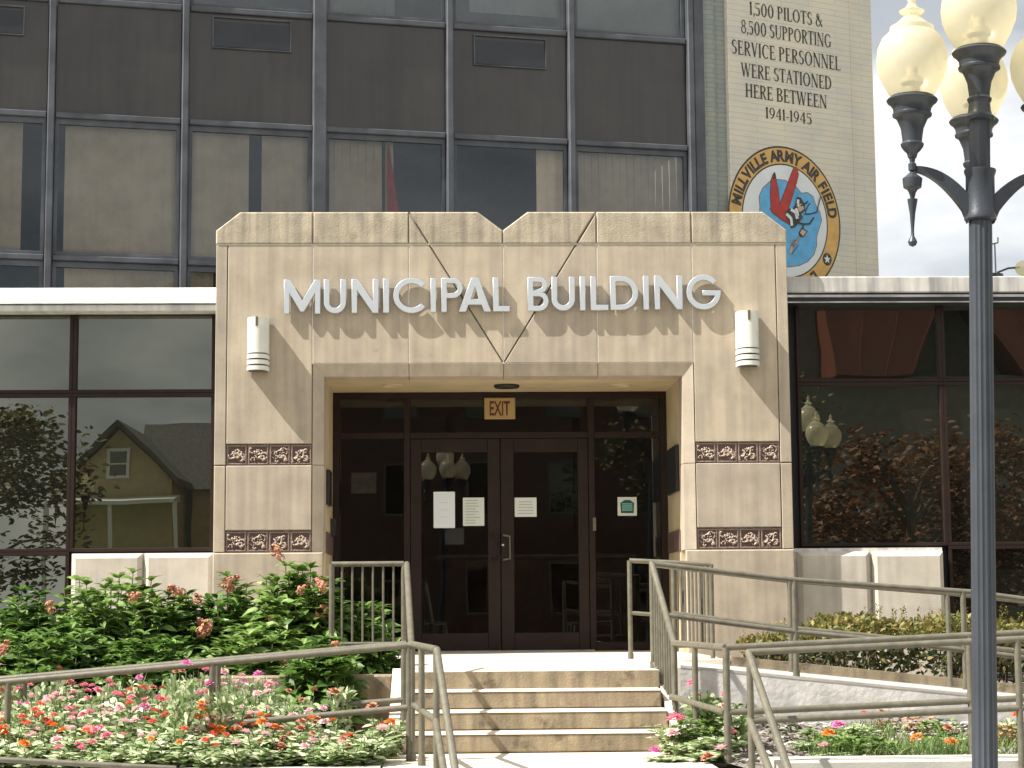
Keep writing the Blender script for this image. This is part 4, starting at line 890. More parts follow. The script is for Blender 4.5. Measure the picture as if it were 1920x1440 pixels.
# right landing guard at the back
G0=atY(1180,1051,-1.65); G1=atY(1333,1058,-1.75); r=Rail('back guard rail with closely set pickets at the right end of the landing',(G0.x,-1.65,0))
r.bar([G0,G1]); r.post(G0,0); r.post(G1,-.1); gx=atY(1262,1056,-1.7)
for a_,b_ in (((1264,1208),(1333,1208)),): pass
la=atY(1222,1214,-1.7); lb=atY(1333,1210,-1.75); r.bar([la,lb],.014); gm=atY(1262,1056,-1.7); r.post((gm.x,-1.7,gm.z),-.1)
r.pickets(gm,G1,(gm.x,-1.7,la.z),(G1.x,-1.75,lb.z),9,.010)
mm0=atY(1181,1149,-1.65); mm1=atY(1335,1160,-1.75); r.bar([mm0,mm1],.018)
for q in (.3,.55,.8):
    g=MB(); x=gm.x+(G1.x-gm.x)*q; g.tube([(x,-1.60,la.z),(x,-1.60,gm.z-.01)],.010,6); g.build('picket',M['rail'],r.t,smooth=True)
r.bar([(gm.x,-1.60,gm.z-.012),(G1.x,-1.60,gm.z-.012)],.012)
# ramp rails
def ramprail(lab,Yr,top,mid,posts):
    pts=[atY(px,py,Yr) for px,py in top]; r=Rail(lab,(pts[0].x,Yr,0)); r.bar(pts); r.bar([atY(px,py,Yr) for px,py in mid])
    for px,pt_,pf in posts: q=atY(px,pt_,Yr); r.post(q,atY(px,pf,Yr).z)
    return r
ramprail('front rail of the ramp running down to the right from the landing',-3.9,[(1224,1057),(1487,1087),(1820,1110),(2060,1142)],[(1222,1150),(1487,1184),(1660,1201),(2060,1250)],[(1489,1087,1269),(1805,1110,1293),(2050,1140,1330)])
ramprail('rear rail of the ramp close to the hedge',-2.35,[(1225,1059),(1479,1089),(1775,1112),(2000,1136)],[(1262,1150),(1479,1177),(1775,1206),(2000,1230)],[(1480,1089,1262),(1776,1112,1287),(1990,1134,1310)])
# foreground rails to the right
ramprail('upper long rail in front of the mulch bed, rising to the right',-6.2,[(1361,1214),(1640,1200),(2060,1179)],[(1361,1336),(1640,1323),(2060,1302)],[(1816,1192,1430),(2040,1180,1440)])
r=ramprail('nearest long rail in front of the mulch bed beside the street lamp',-6.62,[(1403,1223),(1640,1212),(2060,1191)],[(1405,1352),(1640,1341),(2060,1320)],[(1405,1223,1475),(1907,1199,1478)])
a=atY(1403,1223,-6.62); b=atY(1497,1500,-7.9); r.bar([a,b],.023); a=atY(1405,1350,-6.62); b2=atY(1465,1500,-7.5); r.bar([a,b2],.023); r.post(b,ST)
# ================================================================ street lamp
S_=3517/10.65/1.0
def lamp(loc,label,rotz=0,group='ornate street lamps'):
    """local frame: z=0 at the pole foot; photo pixel rows are converted to heights at the lamp's distance"""
    T=thing('street_lamp',label,'street lamp',loc,rotz,group); LOCAL.add(T.name)
    return T
YLmp=-7.5; pc=atY(1840,900,YLmp); SC=F_PX/((Vector((pc.x,YLmp,.5))-CAM).dot(fw))
hz=lambda py,px=1836: Z_(px,py,YLmp)-ST
LB=atZ(1847,1440,Z_(1847,1440,YLmp)); LTp=atY(1838,300,YLmp); LEAN=math.atan2(LTp.x-LB.x,LTp.z-LB.z)
LA=lamp((LB.x-(LB.z-ST)*math.tan(LEAN),YLmp,ST),'dark grey fluted street lamp with four frosted globes at the right edge',R(3))
LA.rotation_euler=(0,LEAN,R(3))
pr=lambda half: half/SC*.985
gm_=bpy.data.materials.new('frosted_globe'); gm_.use_nodes=True; t=gm_.node_tree; t.nodes.clear(); A_n=t.nodes.new
o_=A_n('ShaderNodeOutputMaterial'); d_=A_n('ShaderNodeBsdfDiffuse'); tr=A_n('ShaderNodeBsdfTranslucent'); tp=A_n('ShaderNodeBsdfTransparent'); gl=A_n('ShaderNodeBsdfGlossy'); gl.inputs['Roughness'].default_value=.25
n_=A_n('ShaderNodeTexNoise'); n_.inputs['Scale'].default_value=5; tcn=A_n('ShaderNodeTexCoord'); t.links.new(tcn.outputs['Object'],n_.inputs['Vector']); cr=A_n('ShaderNodeValToRGB'); cr.color_ramp.elements[0].color=(.82,.77,.60,1); cr.color_ramp.elements[1].color=(.90,.87,.76,1); t.links.new(n_.outputs['Fac'],cr.inputs[0])
t.links.new(cr.outputs[0],d_.inputs[0]); t.links.new(cr.outputs[0],tr.inputs[0]); tp.inputs[0].default_value=(.96,.9,.72,1)
m1=A_n('ShaderNodeMixShader'); m1.inputs[0].default_value=.55; t.links.new(d_.outputs[0],m1.inputs[1]); t.links.new(tr.outputs[0],m1.inputs[2]); m2=A_n('ShaderNodeMixShader'); m2.inputs[0].default_value=.46; t.links.new(m1.outputs[0],m2.inputs[1]); t.links.new(tp.outputs[0],m2.inputs[2]); m3=A_n('ShaderNodeMixShader'); m3.inputs[0].default_value=.04; t.links.new(m2.outputs[0],m3.inputs[1]); t.links.new(gl.outputs[0],m3.inputs[2]); t.links.new(m3.outputs[0],o_.inputs[0])
M['globe']=gm_
shaft_top=hz(226)
g=MB(); pf=[(.16,0),(.16,.10),(.14,.13),(.13,.35),(.10,.42),(.085,.5),(.095,.52),(.095,.56),(.072,.60),(.0700,1.2),(.0665,hz(415))]
g.lathe(pf,(0,0,0),96,16,.075); g.build('pole',M['lamp'],LA,smooth=True,angle=50)
g=MB(); g.lathe([(.0625,hz(415)),(.0625,shaft_top)],(0,0,0),64,10,.08); g.build('upper_pole',M['lamp'],LA,smooth=True,angle=50)
g=MB(); g.lathe([(.066,hz(414)),(.092,hz(411)),(.094,hz(406)),(.083,hz(398)),(.083,hz(330)),(.092,hz(322)),(.092,hz(318)),(.064,hz(316))],(0,0,0),32); g.build('bracket_collar',M['lamp'],LA,smooth=True)
def head_(base,cx,cy,k,name_top,finial=True):
    """cup + globe; base = height of the cup rim top"""
    g=MB(); q=k
    pf=[(r_*q,z_*q) for r_,z_ in ((.026,-.375),(.034,-.345),(.05,-.33),(.068,-.305),(.072,-.29),(.060,-.275),(.062,-.25),(.07,-.19),(.095,-.13),(.110,-.114),(.120,-.110),(.122,-.098),(.114,-.09),(.118,-.06),(.135,-.035),(.152,-.022),(.158,-.010),(.150,0),(.135,.004),(.135,.012),(.10,.012))]
    g.lathe(pf,(cx,cy,base),40,8 if False else 0,0); c=g.build('cup',M['lamp'],LA,smooth=True,angle=40)
    g=MB(); pg=[(.125,.010),(.150,.045),(.185,.11),(.212,.18),(.2205,.25),(.212,.32),(.185,.385),(.150,.42),(.135,.430),(.137,.445),(.135,.46),(.120,.465),(.080,.50),(.050,.53),(.048,.545),(.075,.555),(.078,.565),(.04,.585),(.022,.62),(.030,.65),(.012,.69),(.002,.72)]
    g.lathe([(r_*q,z_*q) for r_,z_ in pg],(cx,cy,base),40,caps=False); gb=g.build('globe',M['globe'],LA,smooth=True,angle=60)
    g=MB(); g.lathe([(.05*q,.012*q),(.05*q,.08*q),(.07*q,.10*q),(.07*q,.13*q),(.035*q,.14*q),(.035*q,.2*q)],(cx,cy,base),20); g.build('lamp_socket',M['sconce'],gb,smooth=True)
head_(hz(95),0,0,1.0,None)
g=MB(); z0=hz(95)-.255
g.lathe([(.0625,shaft_top),(.085,shaft_top+.004),(.09,shaft_top+.02),(.074,shaft_top+.035),(.066,shaft_top+.06),(.06,hz(95)-.30)],(0,0,0),32); g.build('neck',M['lamp'],LA,smooth=True)
armL=.405
for ang in (180,0,76):
    a=R(ang); ca,sa=math.cos(a),math.sin(a); zj=hz(316,1712); rim=hz(190,1708) if True else 0
    # curved web from collar to joint
    n=10; top=[];bot=[]
    for i in range(n+1):
        u=i/n; x=armL-.02-(armL-.02-.075)*u; zt_a=zj-.0-(.16)*(u**2.2); zb_a=zj-.035-.22*(u**1.9)-(.04*u)
        if u>.9: zb_a-=.03
        top.append((x,zt_a)); bot.append((x,zb_a))
    vs=[];th=lambda u:.016+.012*u
    for i in range(n+1):
        for y_,(x,z) in ((-th(i/n),top[i]),(th(i/n),top[i]),(th(i/n),bot[i]),(-th(i/n),bot[i])): vs.append((x*ca-y_*sa,x*sa+y_*ca,z))
    g=MB(); fs=[]
    for i in range(n):
        for j in range(4): fs.append((4*i+j,4*i+(j+1)%4,4*i+4+(j+1)%4,4*i+4+j))
    fs+=[(0,1,2,3),(4*n+3,4*n+2,4*n+1,4*n)]
    g.add(vs,fs); g.build('arm',M['lamp'],LA,smooth=True,angle=50)
    cx,cy=armL*ca,armL*sa
    k=.94; head_(rim,cx,cy,k,None)
    d=lambda py: hz(py,1708)
    g=MB(); g.lathe([(.002,d(467)),(.020,d(464)),(.027,d(458)),(.022,d(454)),(.010,d(447)),(.009,d(435)),(.016,d(405)),(.028,d(382)),(.030,d(378)),(.012,d(376)),(.020,d(366)),(.030,d(360)),(.052,d(356)),(.057,d(342)),(.057,d(339)),(.030,d(332)),(.012,d(326)),(.022,d(324)),(.024,d(312)),(.014,d(309)),(.022,rim-.36*k)],(cx,cy,0),24); g.build('pendant',M['lamp'],LA,smooth=True,angle=40)
def copy_tree(o,parent=None):
    c=o.copy(); COL.objects.link(c); c.parent=parent
    for ch in list(o.children): copy_tree(ch,c)
    return c
for (x,y,lab) in ((6.15,-16.4,'street lamp mirrored in the dark right wing window'),(-.8,-23.0,'street lamp mirrored in the left door glass'),(-10.5,-30,'street lamp across the road on the left')):
    c=copy_tree(LA); c.location=(x,y,ST); c['label']=lab
# thing seen over the right cornice: a further lamp arm and globe, and a thin mast
p=atY(1917,503,7.5); T=thing('roof_lamp','small white globe lamp on a curved arm above the right cornice','lamp',(p.x,7.5,3))
s_=22/ ((F_PX)/25.5)
g=MB(); g.lathe([(.02,-.11),(.09,-.08),(.13,0),(.09,.08),(.02,.11)],(p.x+.02,7.5,p.z),20); g.build('globe',M['globe'],T,smooth=True)
q0=atY(1870,511,7.5); q1=atY(1890,503,7.5); q2=atY(1912,501,7.5); g=MB(); g.tube([q0,q1,q2],.014,8); g.build('arm',M['lamp'],T,smooth=True)
g=MB(); q=atY(1862,516,7.5); g.lathe([(.02,-.03),(.14,-.02),(.14,.01),(.04,.03)],(q.x,7.5,q.z),16); g.tube([(q.x,7.5,q.z),(q.x,7.5,0)],.04,8); g.build('bracket',M['lamp'],T,smooth=True)
q0=atY(1867,520,9); q1=atY(1865,458,9); q2=atY(1858,458,9);q3=atY(1871,455,9);q4=atY(1871,445,9)
T=thing('antenna_mast','thin grey mast with a small crossbar beyond the roof','antenna',(q0.x,9,0)); g=MB(); g.tube([(q0.x,9,-1),(q1.x,9,q1.z)],.012,6); g.build('mast',M['towerframe'],T); g=MB(); g.tube([q2,q3,q4],.012,6); g.build('crossbar',M['towerframe'],T)
# ================================================================ plants
def leaf(vs,fs,p,d,nrm,L_,W_,fold=.25,curl=.25):
    """a folded, tapering leaf of 6 faces starting at p along d"""
    d=d.normalized(); s=d.cross(nrm); s=s.normalized() if s.length>1e-4 else d.orthogonal().normalized(); n=s.cross(d)
    b=len(vs)
    for u,w_ in ((0,.0),(.28,.8),(.62,.85),(1,.0)):
        c=p+d*(L_*u)-n*(curl*L_*u*u)
        if w_==0: vs.append(tuple(c))
        else:
            vs.append(tuple(c+s*(W_*.5*w_)+n*(fold*W_*w_*.5))); vs.append(tuple(c)); vs.append(tuple(c-s*(W_*.5*w_)+n*(fold*W_*w_*.5)))
    fs+= [(b,b+2,b+1),(b,b+3,b+2),(b+1,b+2,b+5,b+4),(b+2,b+3,b+6,b+5),(b+4,b+5,b+7),(b+5,b+6,b+7)]
def mesh_of(name,vs,fs,mt,smooth=False):
    me=bpy.data.meshes.new(name); me.from_pydata(vs,[],fs)
    for m_ in (mt if isinstance(mt,(list,tuple)) else [mt]): me.materials.append(m_)
    return me
def rv(rnd,z=0): 
    a=rnd.uniform(0,2*PI); return Vector((math.cos(a),math.sin(a),z))
def bush(base,height,rx,ry,nst,rnd,LL,WW,step,droop=-.25,lean=.5,prof=None):
    """leafy stems from a base: returns leaf verts, faces, stem MB, tips (local)"""
    vs=[];fs=[];sm=MB();tips=[]
    for k in range(nst):
        a=rnd.uniform(0,2*PI); q=math.sqrt(rnd.random()); ex=q*math.cos(a); ey=q*math.sin(a)
        hgt=height*(prof(ex,rnd) if prof else (1-.35*q*q))*rnd.uniform(.82,1.03)*(.78+.22*min(1,max(0,(ey+1)/1.1)))
        tip=Vector((ex*rx,ey*ry,hgt)); b0=Vector((ex*rx*.35,ey*ry*.35,0)); mid=b0.lerp(tip,.5)+Vector((ex*rx*.22,ey*ry*.22,0))
        pts=[]
        for i in range(9):
            u=i/8; pts.append(b0*(1-u)**2+mid*2*u*(1-u)+tip*u*u)
        sm.tube(pts[::2],[.008,.007,.006,.005,.004],5,False); tips.append(tip)
        ln=hgt; n=max(3,int(ln/step)); az=rnd.uniform(0,PI)
        for i in range(n):
            u=.22+.78*i/(n-1); j=min(7,int(u*8)); p=pts[j].lerp(pts[j+1],u*8-j) if j<8 else tip
            az+=PI/2+rnd.uniform(-.5,.5); sc=(.75+.35*math.sin(u*PI))*rnd.uniform(.75,1.15)
            if i>=n-2: sc*=.8
            for s in (0,PI):
                d=Vector((math.cos(az+s),math.sin(az+s),rnd.uniform(-.25,.45)+(.5 if i>=n-2 else 0)))
                leaf(vs,fs,p,d,Vector((rnd.uniform(-.6,.3),rnd.uniform(-.8,.2),.8)),LL*sc,WW*sc,.25,.4)
        for i in range(5):
            d=rv(rnd,rnd.uniform(.5,1.3)); leaf(vs,fs,tip,d,Vector((0,0,1)),LL*.7,WW*.62,.3,.45)
    return vs,fs,sm,tips
def flower_ball(rnd,r,n,mt,name,zsq=.8,pl=.35):
    vs=[];fs=[]
    for i in range(n):
        z=1-2*(i+.5)/n; a=i*2.39996; q=math.sqrt(1-z*z); d=Vector((q*math.cos(a),q*math.sin(a),z*zsq)); b=len(vs)
        c=d*r*rnd.uniform(.85,1.1); s=d.orthogonal().normalized(); t_=d.cross(s).normalized(); w_=r*pl*rnd.uniform(.8,1.2); an=rnd.uniform(0,PI); s2=s*math.cos(an)+t_*math.sin(an); t2=t_*math.cos(an)-s*math.sin(an)
        for k in range(5): vs.append(tuple(c+s2*w_*math.cos(2*PI*k/5)+t2*w_*math.sin(2*PI*k/5)+d*w_*.25*rnd.uniform(-1,1)))
        fs.append(tuple(range(b,b+5)))
    return mesh_of(name,vs,fs,mt)
rnd=random.Random(5)
def hyd_head(seed):
    r_=random.Random(seed); vs=[];fs=[]; lob=[(Vector((r_.gauss(0,.022),r_.gauss(0,.022),z)),rr) for z,rr in ((-.03,.034),(-.005,.038),(.025,.030),(.048,.018))]
    for c,q in lob:
        for i in range(30):
            d=Vector((r_.gauss(0,1),r_.gauss(0,1),r_.gauss(.1,1))).normalized(); p=c+d*q*r_.uniform(.75,1.2)
            for k in range(4):
                a=k*PI/2+r_.random(); t_=d.orthogonal().normalized(); s2=t_*math.cos(a)+d.cross(t_)*math.sin(a); leaf(vs,fs,p,s2+d*.25,d,.014,.011,.1,.1)
    return mesh_of('flower_head',vs,fs,M['f_hyd'])
hyd_fl=[hyd_head(i) for i in range(5)]
HY=[ # px, top py, Y, rx(m), label, flowers px list
 (48,1098,-3.0,.24,'narrow hydrangea shoot at the far left edge of the bed',[(95,1138,.8)]),
 (-40,1140,-2.7,.40,'hydrangea shrub cut by the left edge of the photograph',[]),
 (212,1058,-2.6,.60,'largest green hydrangea mound below the left plinth blocks',[(250,1120,1),(205,1230,1)]),
 (338,1112,-2.5,.33,'hydrangea shrub with salmon flower heads right of the largest mound',[(330,1108,1.1),(367,1124,.8),(385,1180,1.35)]),
 (428,1085,-2.35,.32,'hydrangea shrub with one faded flower on its crown, against the pilaster foot',[(430,1094,1.25)]),
 (118,1150,-3.4,.45,'low hydrangea shrub behind the long rail at the far left',[]),
 (553,1036,-3.0,.36,'tallest hydrangea beside the picket guard with an orange flower head on top',[(515,1034,1.0),(569,1106,.8),(605,1097,1.0),(607,1148,1.0),(521,1170,1.2)]),
 (602,1072,-3.1,.22,'leafy hydrangea shoot pressed against the left post of the picket guard',[]),
 (290,1185,-3.7,.5,'low hydrangea shrub in the middle of the bed behind the zinnias',[]),
 (490,1150,-3.6,.42,'leafy hydrangea below the tallest one, behind the long rail',[(538,1243,.9)]),
 (600,1190,-4.25,.26,'hydrangea leaning over the low wall beside the guard',[(630,1212,.7)]),
 (690,1120,-2.9,.26,'dark leafy hydrangea showing through the picket guard',[]),
 (30,1190,-4.0,.42,'low dark hydrangea at the left end of the long rail',[(5,1215,.9)]),
]
for k,(px,py,Y,rx_,lab,fls) in enumerate(HY):
    p=atY(px,py-9,Y); gz=-.52; T=thing('hydrangea',lab,'shrub',(p.x,Y,gz),0,'hydrangeas in the bed left of the steps'); LOCAL.add(T.name)
    rr_=random.Random(100+k); h=p.z-gz-.05
    vs,fs,sm,tips=bush(None,h,rx_,min(rx_,.42),int(42+rx_*130),rr_,.165,.09,.068,prof=lambda ex,r_: (1-.30*abs(ex)**1.6)*r_.choice((1,.97,.9,.8,.6)))
    link('foliage',mesh_of('foliage',vs,fs,M['leafB'] if k in (2,6,9) else M['leafA']),T); sm.build('stem',M['stem'],T)
    for i,(fx_,fy_,fs_) in enumerate(fls):
        q=atY(fx_,fy_,Y-min(rx_,.42)*.75); o=link('flower_head',hyd_fl[(i+k*2)%5],T); o.location=(q.x-p.x,q.y-Y,q.z-gz); o.scale=(fs_,)*3; o.rotation_euler=(rr_.uniform(-.4,.4),rr_.uniform(-.4,.4),i*1.3); o.scale=(fs_*1.05,fs_*.95,fs_*rr_.uniform(.8,1.1))
# zinnias
M['gold_eye']=mat('flower_eye',(.45,.26,.05),.8,var=.3,scale=80)
def zin_head(seed,col):
    r_=random.Random(seed); vs=[];fs=[]
    for ring,(rr,el,L_) in enumerate(((.005,.15,.0195),(.004,.55,.017),(.002,1.05,.014))):
        n=11-ring*2
        for i in range(n):
            a=2*PI*i/n+ring*.4+r_.uniform(-.12,.12); e_=el+r_.uniform(-.12,.12); d=Vector((math.cos(a)*math.cos(e_),math.sin(a)*math.cos(e_),math.sin(e_))); leaf(vs,fs,Vector((math.cos(a)*rr,math.sin(a)*rr,.001*ring)),d,Vector((0,0,1)),L_*r_.uniform(.85,1.1),.0125,.15,.15)
    nf0=len(fs)
    for i in range(14):
        a=i*2.4; q=.0055*math.sqrt(i/14); p=Vector((q*math.cos(a),q*math.sin(a),.006)); leaf(vs,fs,p,Vector((math.cos(a)*.4,math.sin(a)*.4,1)),Vector((0,0,1)),.007,.004,.1,.1)
    me=mesh_of('flower_head',vs,fs,[M[col],M['gold_eye']])
    for p in me.polygons[nf0:]: p.material_index=1
    return me
ZC=['f_pink','f_mag','f_pale','f_red','f_orange','f_brown']; ZN={'f_pink':'pink','f_mag':'magenta','f_pale':'pale pink','f_red':'coral red','f_orange':'orange','f_brown':'faded salmon'}
zh_={c:zin_head(i,c) for i,c in enumerate(ZC)}
def zin_plant(seed,h,n,spread,L_=.060,W_=.030):
    r_=random.Random(seed); vs=[];fs=[];sm=MB();tips=[]
    for k in range(n):
        a=r_.uniform(0,2*PI); q=math.sqrt(r_.random())*spread; tip=Vector((q*math.cos(a),q*math.sin(a),h*r_.uniform(.72,1.0))); b0=tip*.25; b0.z=0
        sm.tube([b0,b0.lerp(tip,.5)+Vector((0,0,.01)),tip],.0032,4,False); tips.append(tip)
        m_=max(4,int(h/.036)); az=r_.uniform(0,PI)
        for i in range(m_):
            u=.12+.84*i/m_; p=b0.lerp(tip,u); az+=PI/2+r_.uniform(-.3,.3)
            for s in (0,PI): leaf(vs,fs,p,Vector((math.cos(az+s),math.sin(az+s),r_.uniform(-.1,.9))),Vector((r_.uniform(-.9,.5),r_.uniform(-1.1,.3),r_.uniform(.3,1))),L_*r_.uniform(.7,1.15),W_*r_.uniform(.7,1.1),.12,.25)
    return mesh_of('foliage',vs,fs,M['leafZ']),sm,tips
ztypes=[]
for i in range(7):
    fol,sm,tips=zin_plant(300+i,.40,15,.15,.085,.045); g_=sm; tmp=g_.build('stem',M['stem']); ztypes.append((fol,tmp.data,tips)); bpy.data.objects.remove(tmp)
def zinnia(x,y,z,h,col,rnd,label,group,nf=2,typ=None,big=1.0):
    fol,stm,tips=ztypes[rnd.randrange(7) if typ is None else typ]; T=thing('zinnia',label,'flowering plant',(x,y,z),rnd.uniform(0,6),group); LOCAL.add(T.name); s=h/.40; xy=1 if s<1.15 else .62
    o=link('foliage',fol,T); o.scale=(xy,xy,s); o=link('stem',stm,T); o.scale=(xy,xy,s)
    for i in range(nf):
        t_=tips[(i*3+rnd.randrange(2))%len(tips)]; o=link('flower_head',zh_[col],T); o.location=(t_.x*xy,t_.y*xy,t_.z*s+.018+(rnd.uniform(.01,.05))); q=rnd.uniform(1.15,1.95)*big; o.scale=(q,q,q); o.rotation_euler=(rnd.uniform(-.5,.3),rnd.uniform(-.4,.4),0)
    return T
rz_=random.Random(77)
GR={c:'%s zinnias in the front bed left of the steps'%ZN[c] for c in ZC}
rows=[-6.28,-6.12,-5.96,-5.78,-5.60,-5.40,-5.18,-4.94,-4.68]
for j,Y in enumerate(rows):
    xa=atZ(-30,1400,-.5).x*1.0; x=-3.75+(j%2)*.09
    while x<-1.02:
        px_=846+(x-CAM.x)*F_PX/(Y-CAM.y)
        frac=j/len(rows)
        if Y>-5.9 and x>-1.12-.25*j*.3: x+=.2; continue
        if j>4: cw=['f_brown','f_brown','f_pink','f_pink','f_mag','f_red','f_pale']
        elif x>-2.3: cw=['f_orange','f_orange','f_red','f_red','f_brown','f_pale']
        else: cw=['f_pale','f_pale','f_pink','f_pink','f_orange','f_red','f_mag']
        c=rz_.choice(cw); h=.20+.042*j+rz_.uniform(-.02,.03)
        if x>-1.5: h*=.85
        nf_=rz_.choice((1,2,3,3,4)); zone='far left' if x<-3.3 else 'left quarter' if x<-2.8 else 'left of rail posts' if x<-2.4 else 'right of rail posts' if x<-1.95 else 'middle right' if x<-1.5 else 'steps end'
        row=('frontmost','second','third','fourth','fifth','sixth','seventh','eighth','rearmost')[j]+' row'
        lab='%s zinnia, %s, %s of left bed, %s'%(ZN[c],('one bloom','two blooms','three blooms','four blooms')[nf_-1],row,zone)
        zinnia(x+rz_.uniform(-.04,.04),Y+rz_.uniform(-.04,.04),zl(x,Y)-.01,h,c,rz_,lab,lab.replace('zinnia','zinnias',1),nf_)
        x+=rz_.uniform(.185,.23)
# singled out blooms
def zin_at(px,py,Y,z,col,label,grp,nf=1,big=1.25):
    p=atY(px,py,Y); h=p.z-z-.03; return zinnia(p.x,Y,z,h,col,rz_,label,grp,nf,None,big)
zin_at(345,1247,-6.0,-.53,'f_mag','tall magenta zinnia reaching up to the long rail',None)
zin_at(412,1268,-5.9,-.53,'f_mag','magenta zinnia just right of the paired rail posts',None)
zin_at(640,1268,-5.0,-.53,'f_brown','tall faded zinnia under the picket guard',None)
zin_at(725,1330,-5.6,-.53,'f_brown','slender salmon zinnia next to the stair rail post',None)
for px,py,Y,c,lab in ((1262,1345,-5.55,'f_pink','pink zinnia leaning over the lowest step'),(1322,1278,-5.3,'f_pink','tallest pink zinnia right of the steps'),(1292,1375,-5.75,'f_pale','pale pink zinnia right of the lowest step'),(1346,1365,-5.8,'f_pink','pink zinnia behind the corner rail post'),(1380,1305,-5.45,'f_pink','pink zinnia between the two foreground rail posts'),(1253,1408,-6.05,'f_mag','low magenta zinnia at the walkway edge'),(1330,1400,-6.1,'f_pale','leafy pale zinnia at the foot of the corner rail post'),(1300,1420,-6.15,'f_brown','small faded zinnia beside the walkway right of the steps')):
    zin_at(px,py,Y,-.53,c,lab,None,2 if Y>-5.6 else 1,1.6)
for k,(px,Y,h,lab) in enumerate(((1330,-4.75,.36,'leafy green clump behind the pink zinnias right of the steps'),(1375,-5.15,.34,'leafy green clump between the foreground posts'),(1300,-5.6,.26,'low leafy clump beside the lowest step'),(1540,-5.3,.16,'low green clump under the orange zinnia in the mulch bed'),(1590,-5.8,.15,'green clump in front of the magenta zinnia'),(1765,-5.2,.22,'green clump under the orange zinnias near the lamp'),(1640,-5.9,.12,'lowest green clump among the grass tufts'))):
    p=atY(px,1380,Y); r_=random.Random(px); vs,fs,sm,tips=bush(None,h,.15,.13,18,r_,.075,.042,.04); T=thing('leafy_plant',lab,'plant',(p.x,Y,-.53)); LOCAL.add(T.name); link('foliage',mesh_of('foliage',vs,fs,M['leafB']),T)
for px,py,Y,c,lab in ((1580,1365,-5.4,'f_mag','deep magenta zinnia in the mulch bed on the right'),(1522,1378,-5.6,'f_orange','orange zinnia left of the magenta one in the mulch bed'),(1742,1382,-5.5,'f_orange','orange marigold like zinnia left of the street lamp'),(1803,1392,-5.7,'f_orange','bright orange zinnia touching the street lamp pole'),(1782,1366,-5.3,'f_brown','salmon zinnia behind the orange ones near the lamp'),(1560,1402,-5.95,'f_pale','leafy zinnia clump in front of the magenta one'),(1600,1345,-5.0,'f_red','small red zinnia at the back of the mulch bed'),(1905,1340,-5.2,'f_orange','yellow orange zinnia at the far right edge')):
    zin_at(px,py,Y,-.53,c,lab,None,1,1.5)
for px,Y,lab in ((1470,-5.0,'dark leafed clump at the left of the mulch bed'),(1720,-4.6,'tan dried plant behind the grass in the mulch bed'),(1660,-4.5,'second dried plant against the ramp wall'),(1876,-5.4,'dried brown plant right of the street lamp')):
    p=atY(px,1380,Y); r_=random.Random(px); vs,fs,sm,tips=bush(None,.17,.12,.10,16,r_,.06,.03,.035); T=thing('dried_plant' if 'dried' in lab else 'leafy_plant',lab,'plant',(p.x,Y,zr(p.x,Y)-.01)); LOCAL.add(T.name)
    link('foliage',mesh_of('foliage',vs,fs,M['dry'] if 'dried' in lab else M['leafR']),T)
# grass tufts: uncountable
vs=[];fs=[];r_=random.Random(9)
for cpx,spx,Y0,Y1,n in ((1560,60,-6.1,-5.4,260),(1690,90,-6.15,-5.5,520),(1800,90,-6.2,-5.6,380),(1640,60,-5.0,-4.4,260),(1900,60,-6.1,-4.6,300),(1760,80,-5.6,-5.0,160)):
    for i in range(n):
        Y=r_.uniform(Y0,Y1); px=r_.gauss(cpx,spx*.5); p=atY(px,1400,Y); z=zr(p.x,Y)-.01; d=Vector((r_.gauss(0,.35),r_.gauss(0,.35),1)).normalized(); l=r_.uniform(.06,.17); b=len(vs); s=rv(r_)*.0035; o_=Vector((p.x,Y,z))
        m_=o_+d*l*.6; e_=o_+d*l+Vector((d.x,d.y,0))*l*.35
        vs+=[tuple(o_-s),tuple(o_+s),tuple(m_+s*.8),tuple(m_-s*.8),tuple(e_)]; fs+=[(b,b+1,b+2,b+3),(b+3,b+2,b+4)]
o=link('grass',mesh_of('grass',vs,fs,M['grass'])); tag(o,'tufts of green grass growing in the mulch bed','grass',kind='stuff')
# mulch chips
vs=[];fs=[]
for i in range(5200):
    right=r_.random()<.8
    x,y=(r_.uniform(1.15,4.6),r_.uniform(-6.25,-4.0)) if right else (r_.uniform(-2.2,-1.0),r_.uniform(-6.3,-4.2))
    z=(zr if right else zl)(x,y)+r_.uniform(.0,.025); a=r_.uniform(0,PI); l=r_.uniform(.012,.035); w_=r_.uniform(.005,.012); t_=r_.uniform(-.4,.4); u=Vector((math.cos(a),math.sin(a),t_))*l; s=Vector((-math.sin(a),math.cos(a),r_.uniform(-.4,.4)))*w_; o_=Vector((x,y,z)); b=len(vs)
    vs+=[tuple(o_-u-s),tuple(o_+u-s),tuple(o_+u+s),tuple(o_-u+s)]; fs.append((b,b+1,b+2,b+3))
o=link('mulch_chips',mesh_of('mulch_chips',vs,fs,mat('mulch_chip',(.15,.12,.10),.9,col2=(.45,.41,.37),scale=60,island=.65))); tag(o,'loose grey brown mulch chips on the flower beds','mulch',kind='stuff')
